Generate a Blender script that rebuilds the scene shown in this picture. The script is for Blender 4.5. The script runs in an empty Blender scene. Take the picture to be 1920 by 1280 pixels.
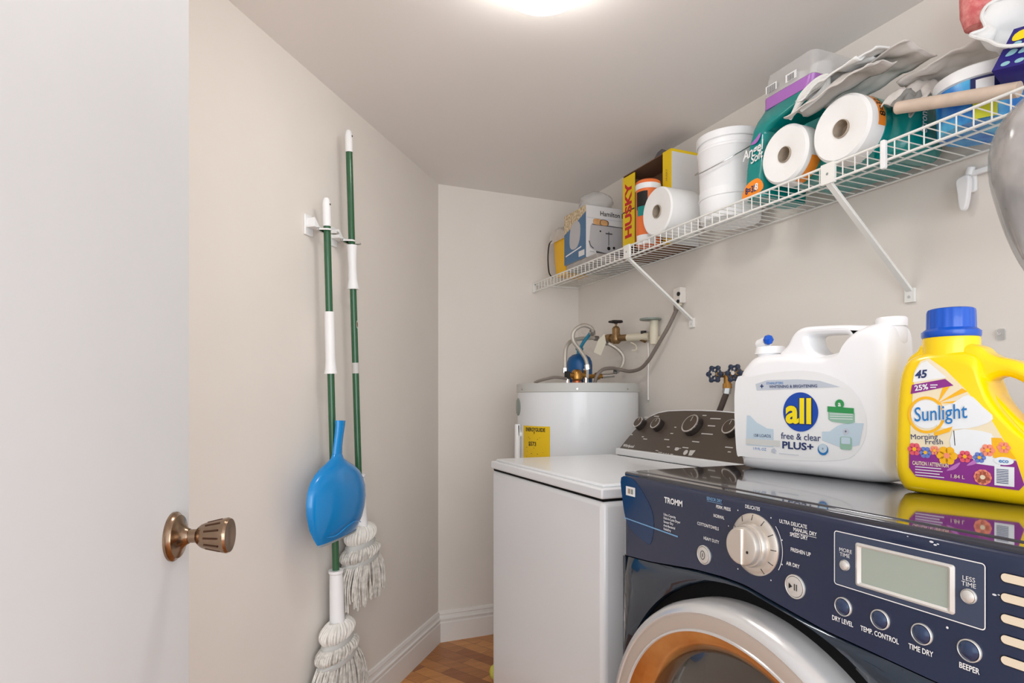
import bpy, math, random
from mathutils import Vector, Matrix, noise
R = math.radians
PI = math.pi
random.seed(7)
S = bpy.context.scene
C = S.collection

# ------------------------------------------------------------------ camera, light, exposure
CAM_H = 1.124
cd = bpy.data.cameras.new('camera'); cam = bpy.data.objects.new('camera', cd); C.objects.link(cam)
cam.location = (0, 0, CAM_H); cam.rotation_euler = (R(90), 0, R(-23.18))
cd.sensor_width = 36; cd.lens = 36 * 1161 / 1920; cd.shift_y = 108 / 1920; cd.clip_start = 0.02
S.camera = cam
S.view_settings.view_transform = 'Standard'; S.view_settings.look = 'None'
S.view_settings.gamma = 1; S.view_settings.use_curve_mapping = False
S.view_settings.exposure = 0.31
W = bpy.data.worlds.new('world'); S.world = W; W.use_nodes = True
W.node_tree.nodes['Background'].inputs[0].default_value = (0.90, 0.95, 1.0, 1)
W.node_tree.nodes['Background'].inputs[1].default_value = 1.35

def area(name, loc, target, size, power, color):
    l = bpy.data.lights.new(name, 'AREA'); l.shape = 'RECTANGLE'; l.size, l.size_y = size; l.energy = power; l.color = color
    o = bpy.data.objects.new(name, l); C.objects.link(o); o.location = loc
    o.rotation_euler = (Vector(target) - Vector(loc)).to_track_quat('-Z', 'Y').to_euler()
    return o
area('rear_fill', (-0.25, -1.5, 1.15), (0.6, 1.6, 1.55), (2.0, 1.8), 30, (0.90, 0.95, 1.0))  # added fill light behind the camera, tilted up to brighten walls and ceiling
LAMP_STRENGTH = 16.0

# ------------------------------------------------------------------ materials
def srgb(r, g, b):
    f = lambda v: (v / 255 / 12.92) if v / 255 <= 0.04045 else ((v / 255 + 0.055) / 1.055) ** 2.4
    return (f(r), f(g), f(b), 1)
MATS = {}
def mat(name, rgb, rough=0.5, metal=0.0, var=0.0, scale=20, bump=0.0, bscale=80, coat=0.0, trans=0.0, emit=0.0, alpha=1.0, spec=0.5, rgb2=None, ior=1.45):
    m = bpy.data.materials.new(name); m.use_nodes = True; nt = m.node_tree; p = nt.nodes['Principled BSDF']
    col = srgb(*rgb); p.inputs['Base Color'].default_value = col
    p.inputs['Roughness'].default_value = rough; p.inputs['Metallic'].default_value = metal
    p.inputs['Coat Weight'].default_value = coat; p.inputs['Transmission Weight'].default_value = trans
    p.inputs['Alpha'].default_value = alpha; p.inputs['Specular IOR Level'].default_value = spec; p.inputs['IOR'].default_value = ior
    tc = nt.nodes.new('ShaderNodeTexCoord')
    if var or rgb2:
        n = nt.nodes.new('ShaderNodeTexNoise'); n.inputs['Scale'].default_value = scale; n.inputs['Detail'].default_value = 4
        r = nt.nodes.new('ShaderNodeValToRGB')
        if rgb2: a, b = col, srgb(*rgb2)
        else:
            a = tuple(c * (1 - var) for c in col[:3]) + (1,); b = tuple(min(1, c * (1 + var)) for c in col[:3]) + (1,)
        r.color_ramp.elements[0].position = 0.35; r.color_ramp.elements[1].position = 0.65
        r.color_ramp.elements[0].color = a; r.color_ramp.elements[1].color = b
        nt.links.new(tc.outputs['Object'], n.inputs['Vector']); nt.links.new(n.outputs['Fac'], r.inputs['Fac'])
        nt.links.new(r.outputs['Color'], p.inputs['Base Color'])
    if bump:
        n = nt.nodes.new('ShaderNodeTexNoise'); n.inputs['Scale'].default_value = bscale; n.inputs['Detail'].default_value = 3
        b = nt.nodes.new('ShaderNodeBump'); b.inputs['Strength'].default_value = bump; b.inputs['Distance'].default_value = 0.002
        nt.links.new(tc.outputs['Object'], n.inputs['Vector']); nt.links.new(n.outputs['Fac'], b.inputs['Height'])
        nt.links.new(b.outputs['Normal'], p.inputs['Normal'])
    if emit:
        p.inputs['Emission Color'].default_value = col; p.inputs['Emission Strength'].default_value = emit
    MATS[name] = m; return m
mat('wall_paint', (231, 224, 216), 0.75, bump=0.12, bscale=60, var=0.012, scale=4)
mat('ceiling_paint', (238, 235, 232), 0.85, bump=0.1, bscale=90)
mat('door_paint', (226, 228, 230), 0.5, bump=0.1, bscale=50, var=0.012, scale=3)
mat('trim_paint', (236, 232, 227), 0.35)
mat('white_enamel', (230, 232, 234), 0.28, coat=0.3, bump=0.03, bscale=220)
mat('grey_rim', (196, 196, 192), 0.4)
mat('dark_gap', (9, 9, 10), 0.8, spec=0.2)
mat('white_plastic', (238, 238, 238), 0.35, var=0.01)
mat('white_soft', (246,246,247), 0.3, var=0.008, scale=8)
mat('cream_plastic', (221, 212, 190), 0.4)
mat('green_pole', (40, 92, 58), 0.25, coat=0.4)
mat('blue_plastic', (0, 134, 206), 0.22, coat=0.4, var=0.03, scale=6)
mat('grey_rubber', (150, 160, 165), 0.6)
mat('yarn', (228, 224, 216), 0.9, rgb2=(190, 186, 178), scale=60, bump=0.4, bscale=400)
mat('yarn_white', (234, 231, 224), 0.9, bump=0.5, bscale=300, var=0.05, scale=60)
mat('steel', (190, 190, 188), 0.22, 1.0)
mat('chrome', (225, 225, 225), 0.12, 1.0)
mat('braid', (205, 198, 188), 0.35, 0.6, bump=0.6, bscale=600)
mat('brass', (186, 138, 72), 0.3, 0.85, var=0.15, scale=60)
mat('brass_old', (150, 120, 82), 0.4, 0.7, var=0.2, scale=50)
mat('copper', (190, 110, 72), 0.35, 0.85)
mat('bronze', (158, 134, 112), 0.22, 1.0, var=0.12, scale=30)
mat('bronze_dark', (92, 66, 52), 0.35, 0.9)
mat('conduit', (140, 130, 122), 0.5, 0.3, bump=0.5, bscale=500)
mat('rubber_black', (40, 38, 38), 0.6)
mat('hose_dark', (88, 76, 70), 0.5, 0.2, bump=0.3, bscale=500)
mat('tank_blue', (14, 84, 140), 0.4, var=0.08)
mat('strap_teal', (40, 130, 160), 0.5)
mat('paper_tag', (222, 214, 196), 0.8)
mat('handwheel_blue', (52, 62, 84), 0.4, 0.3)
mat('handwheel_black', (48, 42, 40), 0.45, 0.3)
mat('label_yellow', (236, 196, 20), 0.5)
mat('ink_black', (28, 26, 24), 0.6)
mat('badge_grey', (136, 146, 138), 0.4)
mat('console_brown', (88, 78, 70), 0.42, 0.3, var=0.03, scale=4)
mat('knob_dark', (52, 44, 40), 0.35, 0.3)
mat('knob_face', (84, 72, 62), 0.3, 0.4)
mat('print_white', (235, 235, 235), 0.5)
mat('print_grey', (200, 198, 194), 0.5)
mat('navy', (27, 40, 70), 0.22, 0.1, coat=0.5, var=0.03, scale=5)
mat('navy_front', (30, 46, 62), 0.14, 0.2, coat=0.8)
mat('navy_top', (52, 54, 64), 0.07, 0.45, coat=0.9)
mat('navy_button', (36, 56, 90), 0.18, 0.2, coat=0.7)
mat('panel_grey', (60, 70, 92), 0.4)
mat('deep_blue', (0, 48, 92), 0.2, 0.1, coat=0.4)
mat('sky_print', (120, 165, 205), 0.5)
mat('silver_plastic', (214, 211, 206), 0.28, 0.35)
mat('silver_ring', (222, 222, 222), 0.22, 0.5)
mat('warm_silver', (200, 186, 174), 0.32, 0.4)
mat('knob_silver', (214, 206, 196), 0.3, 0.6)
mat('amber', (190, 122, 58), 0.18, 0.6, coat=0.5, rgb2=(226, 176, 112), scale=7)
mat('door_glass', (66, 58, 50), 0.1, 0.1, coat=0.8)
mat('lcd', (163, 173, 162), 0.35)
mat('slot_cream', (228, 214, 190), 0.4)
mat('scratch_white', (215, 218, 224), 0.6)
mat('wire_white', (236, 235, 230), 0.35)
mat('bottle_yellow', (255, 214, 0), 0.25, coat=0.3, var=0.01)
mat('cap_blue', (0, 82, 190), 0.3, coat=0.3)
mat('logo_blue', (16, 72, 170), 0.4)
mat('logo_yellow', (250, 224, 20), 0.4)
mat('ink_navy', (40, 56, 104), 0.5)
mat('label_white', (238, 238, 238), 0.4)
mat('label_greyband', (196, 202, 212), 0.5)
mat('label_paleblue', (196, 214, 226), 0.5)
mat('label_silver', (214, 214, 210), 0.5)
mat('label_green', (52, 150, 84), 0.5)
mat('label_palegreen', (150, 190, 168), 0.5)
mat('label_purple', (142, 48, 138), 0.45)
mat('label_lilac', (196, 120, 190), 0.5)
mat('label_cream', (240, 224, 190), 0.45)
mat('label_amber', (250, 184, 30), 0.45)
mat('label_sky', (40, 120, 186), 0.5)
mat('flower_pink', (232, 92, 108), 0.5)
mat('flower_peach', (250, 146, 116), 0.5)
mat('flower_blue', (110, 130, 200), 0.5)
mat('teal_wrap', (0, 136, 132), 0.25, coat=0.4, bump=0.4, bscale=25, var=0.06, scale=12)
mat('purple_wrap', (176, 112, 194), 0.25, coat=0.3)
mat('orange_print', (250, 146, 44), 0.3)
mat('tissue', (240, 239, 237), 0.85, bump=0.15, bscale=90)
mat('wrap_white', (232, 230, 228), 0.3, coat=0.3)
mat('cardboard_core', (168, 154, 138), 0.8, var=0.1, scale=70)
mat('clear_wrap', (226, 224, 222), 0.15, alpha=0.42, bump=0.9, bscale=22)
mat('haze_wrap', (214, 206, 198), 0.25, alpha=0.7, bump=0.8, bscale=30)
mat('carton_white', (226, 225, 224), 0.55)
mat('carton_brown', (122, 92, 70), 0.85)
mat('husky_yellow', (244, 208, 24), 0.5)
mat('husky_red', (206, 36, 44), 0.5)
mat('tub_orange', (236, 120, 58), 0.4)
mat('toaster_blue', (78, 116, 152), 0.5, var=0.06, scale=30)
mat('popcorn', (232, 214, 186), 0.8, rgb2=(176, 152, 110), scale=90)
mat('toaster_steel', (190, 188, 190), 0.4)
mat('toaster_dark', (88, 86, 90), 0.4)
mat('toast', (214, 164, 110), 0.8, var=0.12, scale=60)
mat('bundle_yellow', (240, 184, 28), 0.5)
mat('grey_pack', (172, 166, 162), 0.5, var=0.1)
mat('cloth_grey', (214, 208, 202), 0.9, var=0.05, scale=14, bump=0.2)
mat('cloth_white', (232, 232, 230), 0.85, bump=0.15, var=0.03, scale=14)
mat('cloth_dark', (138, 136, 132), 0.9)
mat('wood', (208, 188, 170), 0.6, var=0.07, scale=30)
mat('wood_end', (234, 214, 196), 0.7, var=0.06, scale=60)
mat('tub_blue', (10, 100, 200), 0.3, rgb2=(90, 190, 232), scale=14)
mat('tub_navy', (28, 34, 90), 0.4)
mat('tub_lime', (214, 220, 60), 0.4)
mat('box_navy', (40, 32, 126), 0.35)
mat('scale_aqua', (150, 200, 210), 0.4)
mat('pink_dots', (238, 158, 152), 0.8, rgb2=(214, 106, 108), scale=70)
mat('bag_grey', (176, 176, 176), 0.18, alpha=0.5, coat=0.6, bump=1.0, bscale=16)
mat('bag_content', (104, 102, 100), 0.8, rgb2=(236, 226, 220), scale=15, bump=0.6, bscale=20)
mat('ball_yellow', (226, 226, 96), 0.8, bump=0.3, bscale=300)
mat('glass_lamp', (251, 248, 244), 0.3, emit=LAMP_STRENGTH)
def _floor():
    m = bpy.data.materials.new('parquet'); m.use_nodes = True; nt = m.node_tree; p = nt.nodes['Principled BSDF']; N = nt.nodes; L = nt.links
    tc = N.new('ShaderNodeTexCoord'); mp = N.new('ShaderNodeMapping'); mp.inputs['Rotation'].default_value = (0, 0, R(62))
    br = N.new('ShaderNodeTexBrick'); br.inputs['Scale'].default_value = 1.0; br.offset = 0.37
    br.inputs['Brick Width'].default_value = 0.26; br.inputs['Row Height'].default_value = 0.062; br.inputs['Mortar Size'].default_value = 0.0008
    br.inputs['Color1'].default_value = srgb(226, 158, 88); br.inputs['Color2'].default_value = srgb(160, 96, 50); br.inputs['Mortar'].default_value = srgb(96, 58, 34)
    wv = N.new('ShaderNodeTexNoise'); wv.inputs['Scale'].default_value = 6; wv.inputs['Detail'].default_value = 6
    mp2 = N.new('ShaderNodeMapping'); mp2.inputs['Rotation'].default_value = (0, 0, R(62)); mp2.inputs['Scale'].default_value = (1, 9, 1)
    mx = N.new('ShaderNodeMixRGB'); mx.blend_type = 'MULTIPLY'; mx.inputs[0].default_value = 0.5
    rp = N.new('ShaderNodeValToRGB'); rp.color_ramp.elements[0].color = (0.55, 0.5, 0.45, 1); rp.color_ramp.elements[1].color = (1, 1, 1, 1)
    rp.color_ramp.elements[0].position = 0.3; rp.color_ramp.elements[1].position = 0.62
    L.new(tc.outputs['Object'], mp.inputs[0]); L.new(mp.outputs[0], br.inputs['Vector']); L.new(tc.outputs['Object'], mp2.inputs[0]); L.new(mp2.outputs[0], wv.inputs['Vector'])
    L.new(wv.outputs['Fac'], rp.inputs['Fac']); L.new(br.outputs['Color'], mx.inputs[1]); L.new(rp.outputs['Color'], mx.inputs[2]); L.new(mx.outputs[0], p.inputs['Base Color'])
    p.inputs['Roughness'].default_value = 0.35; MATS['parquet'] = m
_floor()

# ------------------------------------------------------------------ mesh tools
def orient(d):
    return Vector(d).normalized().to_track_quat('Z', 'Y').to_matrix().to_4x4()
FRONT = Matrix(((1, 0, 0, 0), (0, 0, -1, 0), (0, 1, 0, 0), (0, 0, 0, 1)))   # drawing plane (x,y) -> front face (x,z) facing -y
class MB:
    def __init__(s): s.v = []; s.f = []; s.fm = []; s.mats = []
    def mi(s, m):
        if m not in s.mats: s.mats.append(m)
        return s.mats.index(m)
    def add(s, vs, fs, m, M=None):
        b = len(s.v); M = M or Matrix()
        s.v += [M @ Vector(v) for v in vs]; k = s.mi(m)
        for f in fs: s.f.append([b + i for i in f]); s.fm.append(k)
        return s
    def box(s, a, b, m, M=None):
        x0, y0, z0 = a; x1, y1, z1 = b
        vs = [(x0, y0, z0), (x1, y0, z0), (x1, y1, z0), (x0, y1, z0), (x0, y0, z1), (x1, y0, z1), (x1, y1, z1), (x0, y1, z1)]
        return s.add(vs, [(3, 2, 1, 0), (4, 5, 6, 7), (0, 1, 5, 4), (1, 2, 6, 5), (2, 3, 7, 6), (3, 0, 4, 7)], m, M)
    def lathe(s, prof, m, seg=32, M=None, caps=True):
        vs = []; fs = []; n = len(prof)
        for r, z in prof:
            for k in range(seg):
                a = 2 * PI * k / seg; vs.append((r * math.cos(a), r * math.sin(a), z))
        for i in range(n - 1):
            for k in range(seg):
                k2 = (k + 1) % seg; fs.append((i * seg + k, i * seg + k2, (i + 1) * seg + k2, (i + 1) * seg + k))
        if caps:
            fs.append(tuple(reversed(range(seg)))); fs.append(tuple(range((n - 1) * seg, n * seg)))
        return s.add(vs, fs, m, M)
    def cyl(s, p0, p1, r0, m, r1=None, seg=24, M=None):
        p0 = Vector(p0); p1 = Vector(p1); T = Matrix.Translation(p0) @ orient(p1 - p0)
        if M: T = M @ T
        return s.lathe([(r0, 0), (r0 if r1 is None else r1, (p1 - p0).length)], m, seg, T)
    def tube(s, pts, r, m, seg=10, M=None, smooth=True, closed=False):
        P = [Vector(p) for p in pts]
        if smooth and len(P) > 2: P = crom(P, 6, closed)
        n = len(P); vs = []; fs = []; up = None
        for i, p in enumerate(P):
            t = (P[(i + 1) % n] - P[i - 1]) if (closed or 0 < i < n - 1) else (P[1] - P[0] if i == 0 else P[-1] - P[-2])
            t.normalize()
            if up is None:
                up = Vector((0, 0, 1)) if abs(t.z) < 0.9 else Vector((1, 0, 0))
            a = up - t * up.dot(t); a.normalize(); up = a; b = t.cross(a)
            rr = r(i / (n - 1)) if callable(r) else r
            for k in range(seg):
                w = 2 * PI * k / seg; vs.append(p + (a * math.cos(w) + b * math.sin(w)) * rr)
        m_ = n if closed else n - 1
        for i in range(m_):
            j = (i + 1) % n
            for k in range(seg):
                k2 = (k + 1) % seg; fs.append((i * seg + k, i * seg + k2, j * seg + k2, j * seg + k))
        if not closed:
            fs.append(tuple(reversed(range(seg)))); fs.append(tuple(range((n - 1) * seg, n * seg)))
        return s.add(vs, fs, m, M)
    def prism(s, outl, y0, y1, m, M=None, mside=None):
        """outline in local x,z ; extruded along y"""
        n = len(outl)
        ar = sum(outl[i][0] * outl[(i + 1) % n][1] - outl[(i + 1) % n][0] * outl[i][1] for i in range(n))
        if ar < 0: outl = outl[::-1]
        vs = [(x, y0, z) for x, z in outl] + [(x, y1, z) for x, z in outl]
        s.add(vs, [tuple(range(n)), tuple(reversed(range(n, 2 * n)))], m, M)
        s.add(vs, [(i, i + n, (i + 1) % n + n, (i + 1) % n) for i in range(n)], mside or m, M)
        return s
    def poly(s, outl, y, m, M=None):
        """flat printed patch in local x,z at depth y facing -y"""
        n = len(outl)
        ar = sum(outl[i][0] * outl[(i + 1) % n][1] - outl[(i + 1) % n][0] * outl[i][1] for i in range(n))
        if ar < 0: outl = outl[::-1]
        return s.add([(x, y, z) for x, z in outl], [tuple(range(n))], m, M)
    def rect(s, x0, z0, x1, z1, y, m, M=None): return s.poly([(x0, z0), (x1, z0), (x1, z1), (x0, z1)], y, m, M)
    def disc(s, cx, cz, r, y, m, M=None, rz=None, seg=28):
        rz = rz or r
        return s.poly([(cx + r * math.cos(2 * PI * k / seg), cz + rz * math.sin(2 * PI * k / seg)) for k in range(seg)], y, m, M)
    def text(s, body, x, z, h, y, m, M=None, rot=0, sx=1.0, align='CENTER', bold=0.0, shear=0.0):
        cu = bpy.data.curves.new('t', 'FONT'); cu.body = body; cu.size = h / 0.7; cu.align_x = align; cu.align_y = 'CENTER'
        cu.offset = bold * h; cu.shear = shear; cu.resolution_u = 3
        o = bpy.data.objects.new('t', cu); me = bpy.data.meshes.new_from_object(o)
        T = Matrix.Translation((x, y, z)) @ FRONT @ Matrix.Rotation(rot, 4, 'Z') @ Matrix.Diagonal((sx, 1, 1, 1))
        if M: T = M @ T
        s.add([v.co[:] for v in me.vertices], [tuple(p.vertices) for p in me.polygons], m, T)
        bpy.data.objects.remove(o); bpy.data.curves.remove(cu); bpy.data.meshes.remove(me)
        return s
    def puff(s, outlines, T, bev, m, M=None, yc=0.0, res=6):
        """2D outline(s) with holes, extruded to thickness T with rounded edges, centred on y=yc"""
        cu = bpy.data.curves.new('p', 'CURVE'); cu.dimensions = '2D'; cu.fill_mode = 'BOTH'
        cu.extrude = max(1e-4, T / 2 - bev); cu.bevel_depth = bev; cu.bevel_resolution = res; cu.offset = -bev
        for ol in outlines:
            sp = cu.splines.new('POLY'); sp.points.add(len(ol) - 1)
            for i, (a, b) in enumerate(ol): sp.points[i].co = (a, b, 0, 1)
            sp.use_cyclic_u = True
        o = bpy.data.objects.new('p', cu); me = bpy.data.meshes.new_from_object(o)
        X = Matrix.Translation((0, yc, 0)) @ FRONT
        if M: X = M @ X
        s.add([v.co[:] for v in me.vertices], [tuple(p.vertices) for p in me.polygons], m, X)
        bpy.data.objects.remove(o); bpy.data.curves.remove(cu); bpy.data.meshes.remove(me)
        return s
    def pillow(s, outl, T, b, m, yc, n=7):
        """star-shaped outline in x,z thickened to T with fully rounded edges of radius b"""
        xs_ = [p[0] for p in outl]; zs__ = [p[1] for p in outl]; cx, cz = (min(xs_) + max(xs_)) / 2, (min(zs__) + max(zs__)) / 2
        hw, hh = (max(xs_) - min(xs_)) / 2, (max(zs__) - min(zs__)) / 2
        st = [(1 - math.sin(PI / 2 * k / n), 1 - math.cos(PI / 2 * k / n)) for k in range(n + 1)]     # (inset, depth) along the rounded edge
        rings = []
        for ins, dep in st: rings.append((ins * b, yc - T / 2 + dep * b))
        rings += [(a, 2 * yc - y) for a, y in rings[::-1]]
        rr = [[(cx + (x - cx) * (1 - a / hw), y, cz + (z - cz) * (1 - a / hh)) for x, z in outl] for a, y in rings]
        return s.loft(rr, m)
    def loft(s, rings, m, M=None, caps=True):
        n = len(rings[0]); vs = [p for r in rings for p in r]; fs = []
        for i in range(len(rings) - 1):
            for k in range(n):
                k2 = (k + 1) % n; fs.append((i * n + k, i * n + k2, (i + 1) * n + k2, (i + 1) * n + k))
        if caps: fs.append(tuple(reversed(range(n)))); fs.append(tuple(range((len(rings) - 1) * n, len(rings) * n)))
        return s.add(vs, fs, m, M)
    def grid(s, fn, nu, nv, m, M=None):
        vs = [fn(i / nu, j / nv) for j in range(nv + 1) for i in range(nu + 1)]
        fs = [(j * (nu + 1) + i, j * (nu + 1) + i + 1, (j + 1) * (nu + 1) + i + 1, (j + 1) * (nu + 1) + i) for j in range(nv) for i in range(nu)]
        return s.add(vs, fs, m, M)
    def map(s, fn): s.v = [Vector(fn(v)) for v in s.v]; return s
    def build(s, name, parent=None, loc=None, rz=0.0, rot=None, angle=38, bevel=None, solid=None, sub=0, weld=False):
        me = bpy.data.meshes.new(name); me.from_pydata([v[:] for v in s.v], [], s.f)
        for k in s.mats: me.materials.append(MATS[k])
        for p, k in zip(me.polygons, s.fm): p.material_index = k
        if weld:
            import bmesh
            b = bmesh.new(); b.from_mesh(me); bmesh.ops.remove_doubles(b, verts=b.verts, dist=1e-5)
            bmesh.ops.recalc_face_normals(b, faces=b.faces); b.to_mesh(me); b.free()
        me.update()
        for p in me.polygons: p.use_smooth = True
        me.set_sharp_from_angle(angle=R(angle))
        o = bpy.data.objects.new(name, me); C.objects.link(o)
        if loc: o.location = loc
        o.rotation_euler = rot or (0, 0, rz)
        if parent: o.parent = parent
        if bevel:
            md = o.modifiers.new('bevel', 'BEVEL'); md.width = bevel[0]; md.segments = bevel[1]; md.limit_method = 'ANGLE'; md.angle_limit = R(40); md.harden_normals = False
        if solid: md = o.modifiers.new('thick', 'SOLIDIFY'); md.thickness = solid; md.offset = 0
        if sub: md = o.modifiers.new('smooth', 'SUBSURF'); md.levels = sub; md.render_levels = sub
        return o
def crom(P, k=6, closed=False):
    n = len(P); out = []
    rng = range(n) if closed else range(n - 1)
    for i in rng:
        if closed: p0, p1, p2, p3 = P[i - 1], P[i], P[(i + 1) % n], P[(i + 2) % n]
        else: p0, p1, p2, p3 = P[max(i - 1, 0)], P[i], P[i + 1], P[min(i + 2, n - 1)]
        for j in range(k):
            t = j / k; out.append(0.5 * ((2 * p1) + (p2 - p0) * t + (2 * p0 - 5 * p1 + 4 * p2 - p3) * t * t + (3 * p1 - p0 - 3 * p2 + p3) * t ** 3))
    if not closed: out.append(P[-1])
    return out
def smooth2(pts, k=4):
    return [(p.x, p.y) for p in crom([Vector((a, b, 0)) for a, b in pts], k, True)]
def rrect(x0, z0, x1, z1, r, n=5):
    out = []
    for cx, cz, a0 in ((x1 - r, z0 + r, -90), (x1 - r, z1 - r, 0), (x0 + r, z1 - r, 90), (x0 + r, z0 + r, 180)):
        for k in range(n + 1):
            a = R(a0 + 90 * k / n); out.append((cx + r * math.cos(a), cz + r * math.sin(a)))
    return out
def frame_strip(b, outl, w, y, m, M=None):
    """thin printed line following a closed outline"""
    n = len(outl); cx = sum(p[0] for p in outl) / n; cz = sum(p[1] for p in outl) / n
    inn = []
    for i in range(n):
        a = Vector(outl[i - 1]); c = Vector(outl[(i + 1) % n]); t = (c - a); t.normalize(); nn = Vector((-t.y, t.x))
        inn.append((outl[i][0] + nn.x * w, outl[i][1] + nn.y * w))
    vs = [(x, y, z) for x, z in outl] + [(x, y, z) for x, z in inn]
    b.add(vs, [(i, (i + 1) % n, (i + 1) % n + n, i + n) for i in range(n)], m, M)
def tag(o, label, cat, group=None):
    o['label'] = label; o['category'] = cat
    if group: o['group'] = group
    return o
def thing(name, label, cat, loc=(0, 0, 0), rz=0.0, group=None, rot=None):
    o = bpy.data.objects.new(name, None); C.objects.link(o); o.location = loc; o.rotation_euler = rot or (0, 0, rz)
    o.empty_display_size = 0.1
    return tag(o, label, cat, group)
def structure(o): o['kind'] = 'structure'; return o
RW = R(-90)      # things seen from the room against the right wall: local x = -Y, local y = +X

# ------------------------------------------------------------------ room shell
XR, YB, ZC = 1.556, 2.772, 2.12
UX, UY = math.sin(R(38.7)), math.cos(R(38.7))         # along the slanted left wall, away from the door
LW = R(90 - 38.7)
LC = (0.815, YB)                                      # left-back corner
def lwp(u, off=0.0, z=0.0):                           # point at distance u along left wall, off metres into room
    return (LC[0] + UX * u + UY * off, LC[1] + UY * u - UX * off, z)
structure(MB().box((-3.0, -2.0, -0.05), (2.0, 3.1, 0.0), 'parquet').build('floor'))
structure(MB().box((-3.0, -0.6, ZC), (2.0, 3.1, ZC + 0.08), 'ceiling_paint').build('ceiling'))
structure(MB().box((XR, -0.9, 0), (XR + 0.1, YB + 0.1, ZC), 'wall_paint').build('wall_right'))
structure(MB().box((LC[0] - 0.15, YB, 0), (XR, YB + 0.1, ZC), 'wall_paint').build('wall_back'))
wl = MB().box((-3.0, 0, 0), (0.0, 0.1, ZC), 'wall_paint')
structure(wl.build('wall_left', loc=(LC[0], LC[1], 0), rz=LW))
def base_prof():
    return [(0, 0), (-0.014, 0), (-0.014, 0.088), (-0.011, 0.092), (-0.011, 0.100), (-0.0155, 0.103), (-0.0155, 0.108), (-0.009, 0.112), (-0.007, 0.124), (-0.010, 0.128), (-0.006, 0.140), (0, 0.142)]
def baseboard(name, L, loc, rz, cut0=0.0, cut1=0.0):
    pr = base_prof(); vs = []; n = len(pr)
    for x, c in ((0, cut0), (L, cut1)):
        for y, z in pr: vs.append((x + c * -y, y, z))
    b = MB().add(vs, [(i, i + 1, i + 1 + n, i + n) for i in range(n - 1)] + [tuple(range(n))[::-1], tuple(range(n, 2 * n))], 'trim_paint')
    return structure(b.build(name, loc=loc, rz=rz, angle=25))
baseboard('baseboard_left', 2.6, lwp(-2.6), LW, 0, -0.35)
baseboard('baseboard_back', XR - LC[0], (LC[0], YB, 0), 0, 0.35, 0)

# door standing open at the left, its knob side towards the closet
DA = R(17.18); dx, dy = math.sin(DA), math.cos(DA)
DE = Vector((-0.0794, 1.0457, 0))
DW = 0.76
dloc = DE - Vector((dx, dy, 0)) * DW
drz = R(90) - DA            # local x runs from hinge to free edge, local y to the left (behind)
d = MB().box((0, 0, 0.012), (DW, 0.035, 2.04), 'door_paint').build('door_1', loc=dloc, rz=drz, bevel=(0.002, 2))
structure(d)
KX = DW - 0.055; KZ = 0.93
Mk = Matrix.Translation((KX, 0, KZ)) @ Matrix.Rotation(R(90), 4, 'X')    # lathe z -> local -y
rose = MB().lathe([(0.0345, -0.001), (0.0345, 0.003), (0.031, 0.006), (0.030, 0.0085), (0.026, 0.010), (0.018, 0.013), (0.012, 0.019), (0.0105, 0.022)], 'bronze', 48, Mk)
rz_ = rose.build('knob_rosette', d); rz_['label'] = 'round antique brass rosette'
kb = MB()
prof = [(0.0095, 0.018), (0.0095, 0.032), (0.0125, 0.034), (0.0165, 0.039), (0.0185, 0.044), (0.0245, 0.070), (0.0252, 0.074), (0.0235, 0.0775), (0.021, 0.0775), (0.012, 0.0765), (0.001, 0.076)]
seg = 64; vs = []; fs = []
for i, (r, z) in enumerate(prof):
    for k in range(seg):
        a = 2 * PI * k / seg; q = r
        if 4 <= i <= 5: q = r * (1 - 0.045 * (0.5 + 0.5 * math.cos(12 * a)) ** 2)
        vs.append((q * math.cos(a), q * math.sin(a), z))
for i in range(len(prof) - 1):
    for k in range(seg): fs.append((i * seg + k, i * seg + (k + 1) % seg, (i + 1) * seg + (k + 1) % seg, (i + 1) * seg + k))
fs.append(tuple(range((len(prof) - 1) * seg, len(prof) * seg)))
kb.add(vs, fs, 'bronze', Mk)
for k in range(12):          # dark flutes
    a = 2 * PI * k / 12
    p0 = Vector((0.0183 * math.cos(a), 0.0183 * math.sin(a), 0.047)); p1 = Vector((0.0228 * math.cos(a), 0.0228 * math.sin(a), 0.067))
    kb.cyl(p0, p1, 0.0016, 'bronze_dark', seg=8, M=Mk)
ko = kb.build('door_knob', d); ko['label'] = 'fluted antique brass knob'

# ceiling light
t = thing('ceiling_light', 'round white glass dome lamp glowing on the ceiling', 'ceiling light', (0.620, 1.265, ZC))
MB().lathe([(0.118, -0.022), (0.128, -0.018), (0.13, 0.0)], 'white_plastic', 48).build('mounting_pan', t)
dm = MB().lathe([(0.002, -0.092), (0.03, -0.0905), (0.06, -0.084), (0.09, -0.070), (0.115, -0.050), (0.132, -0.026), (0.134, -0.020), (0.126, -0.018)], 'glass_lamp', 48)
dm.build('glass_dome', t)

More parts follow.
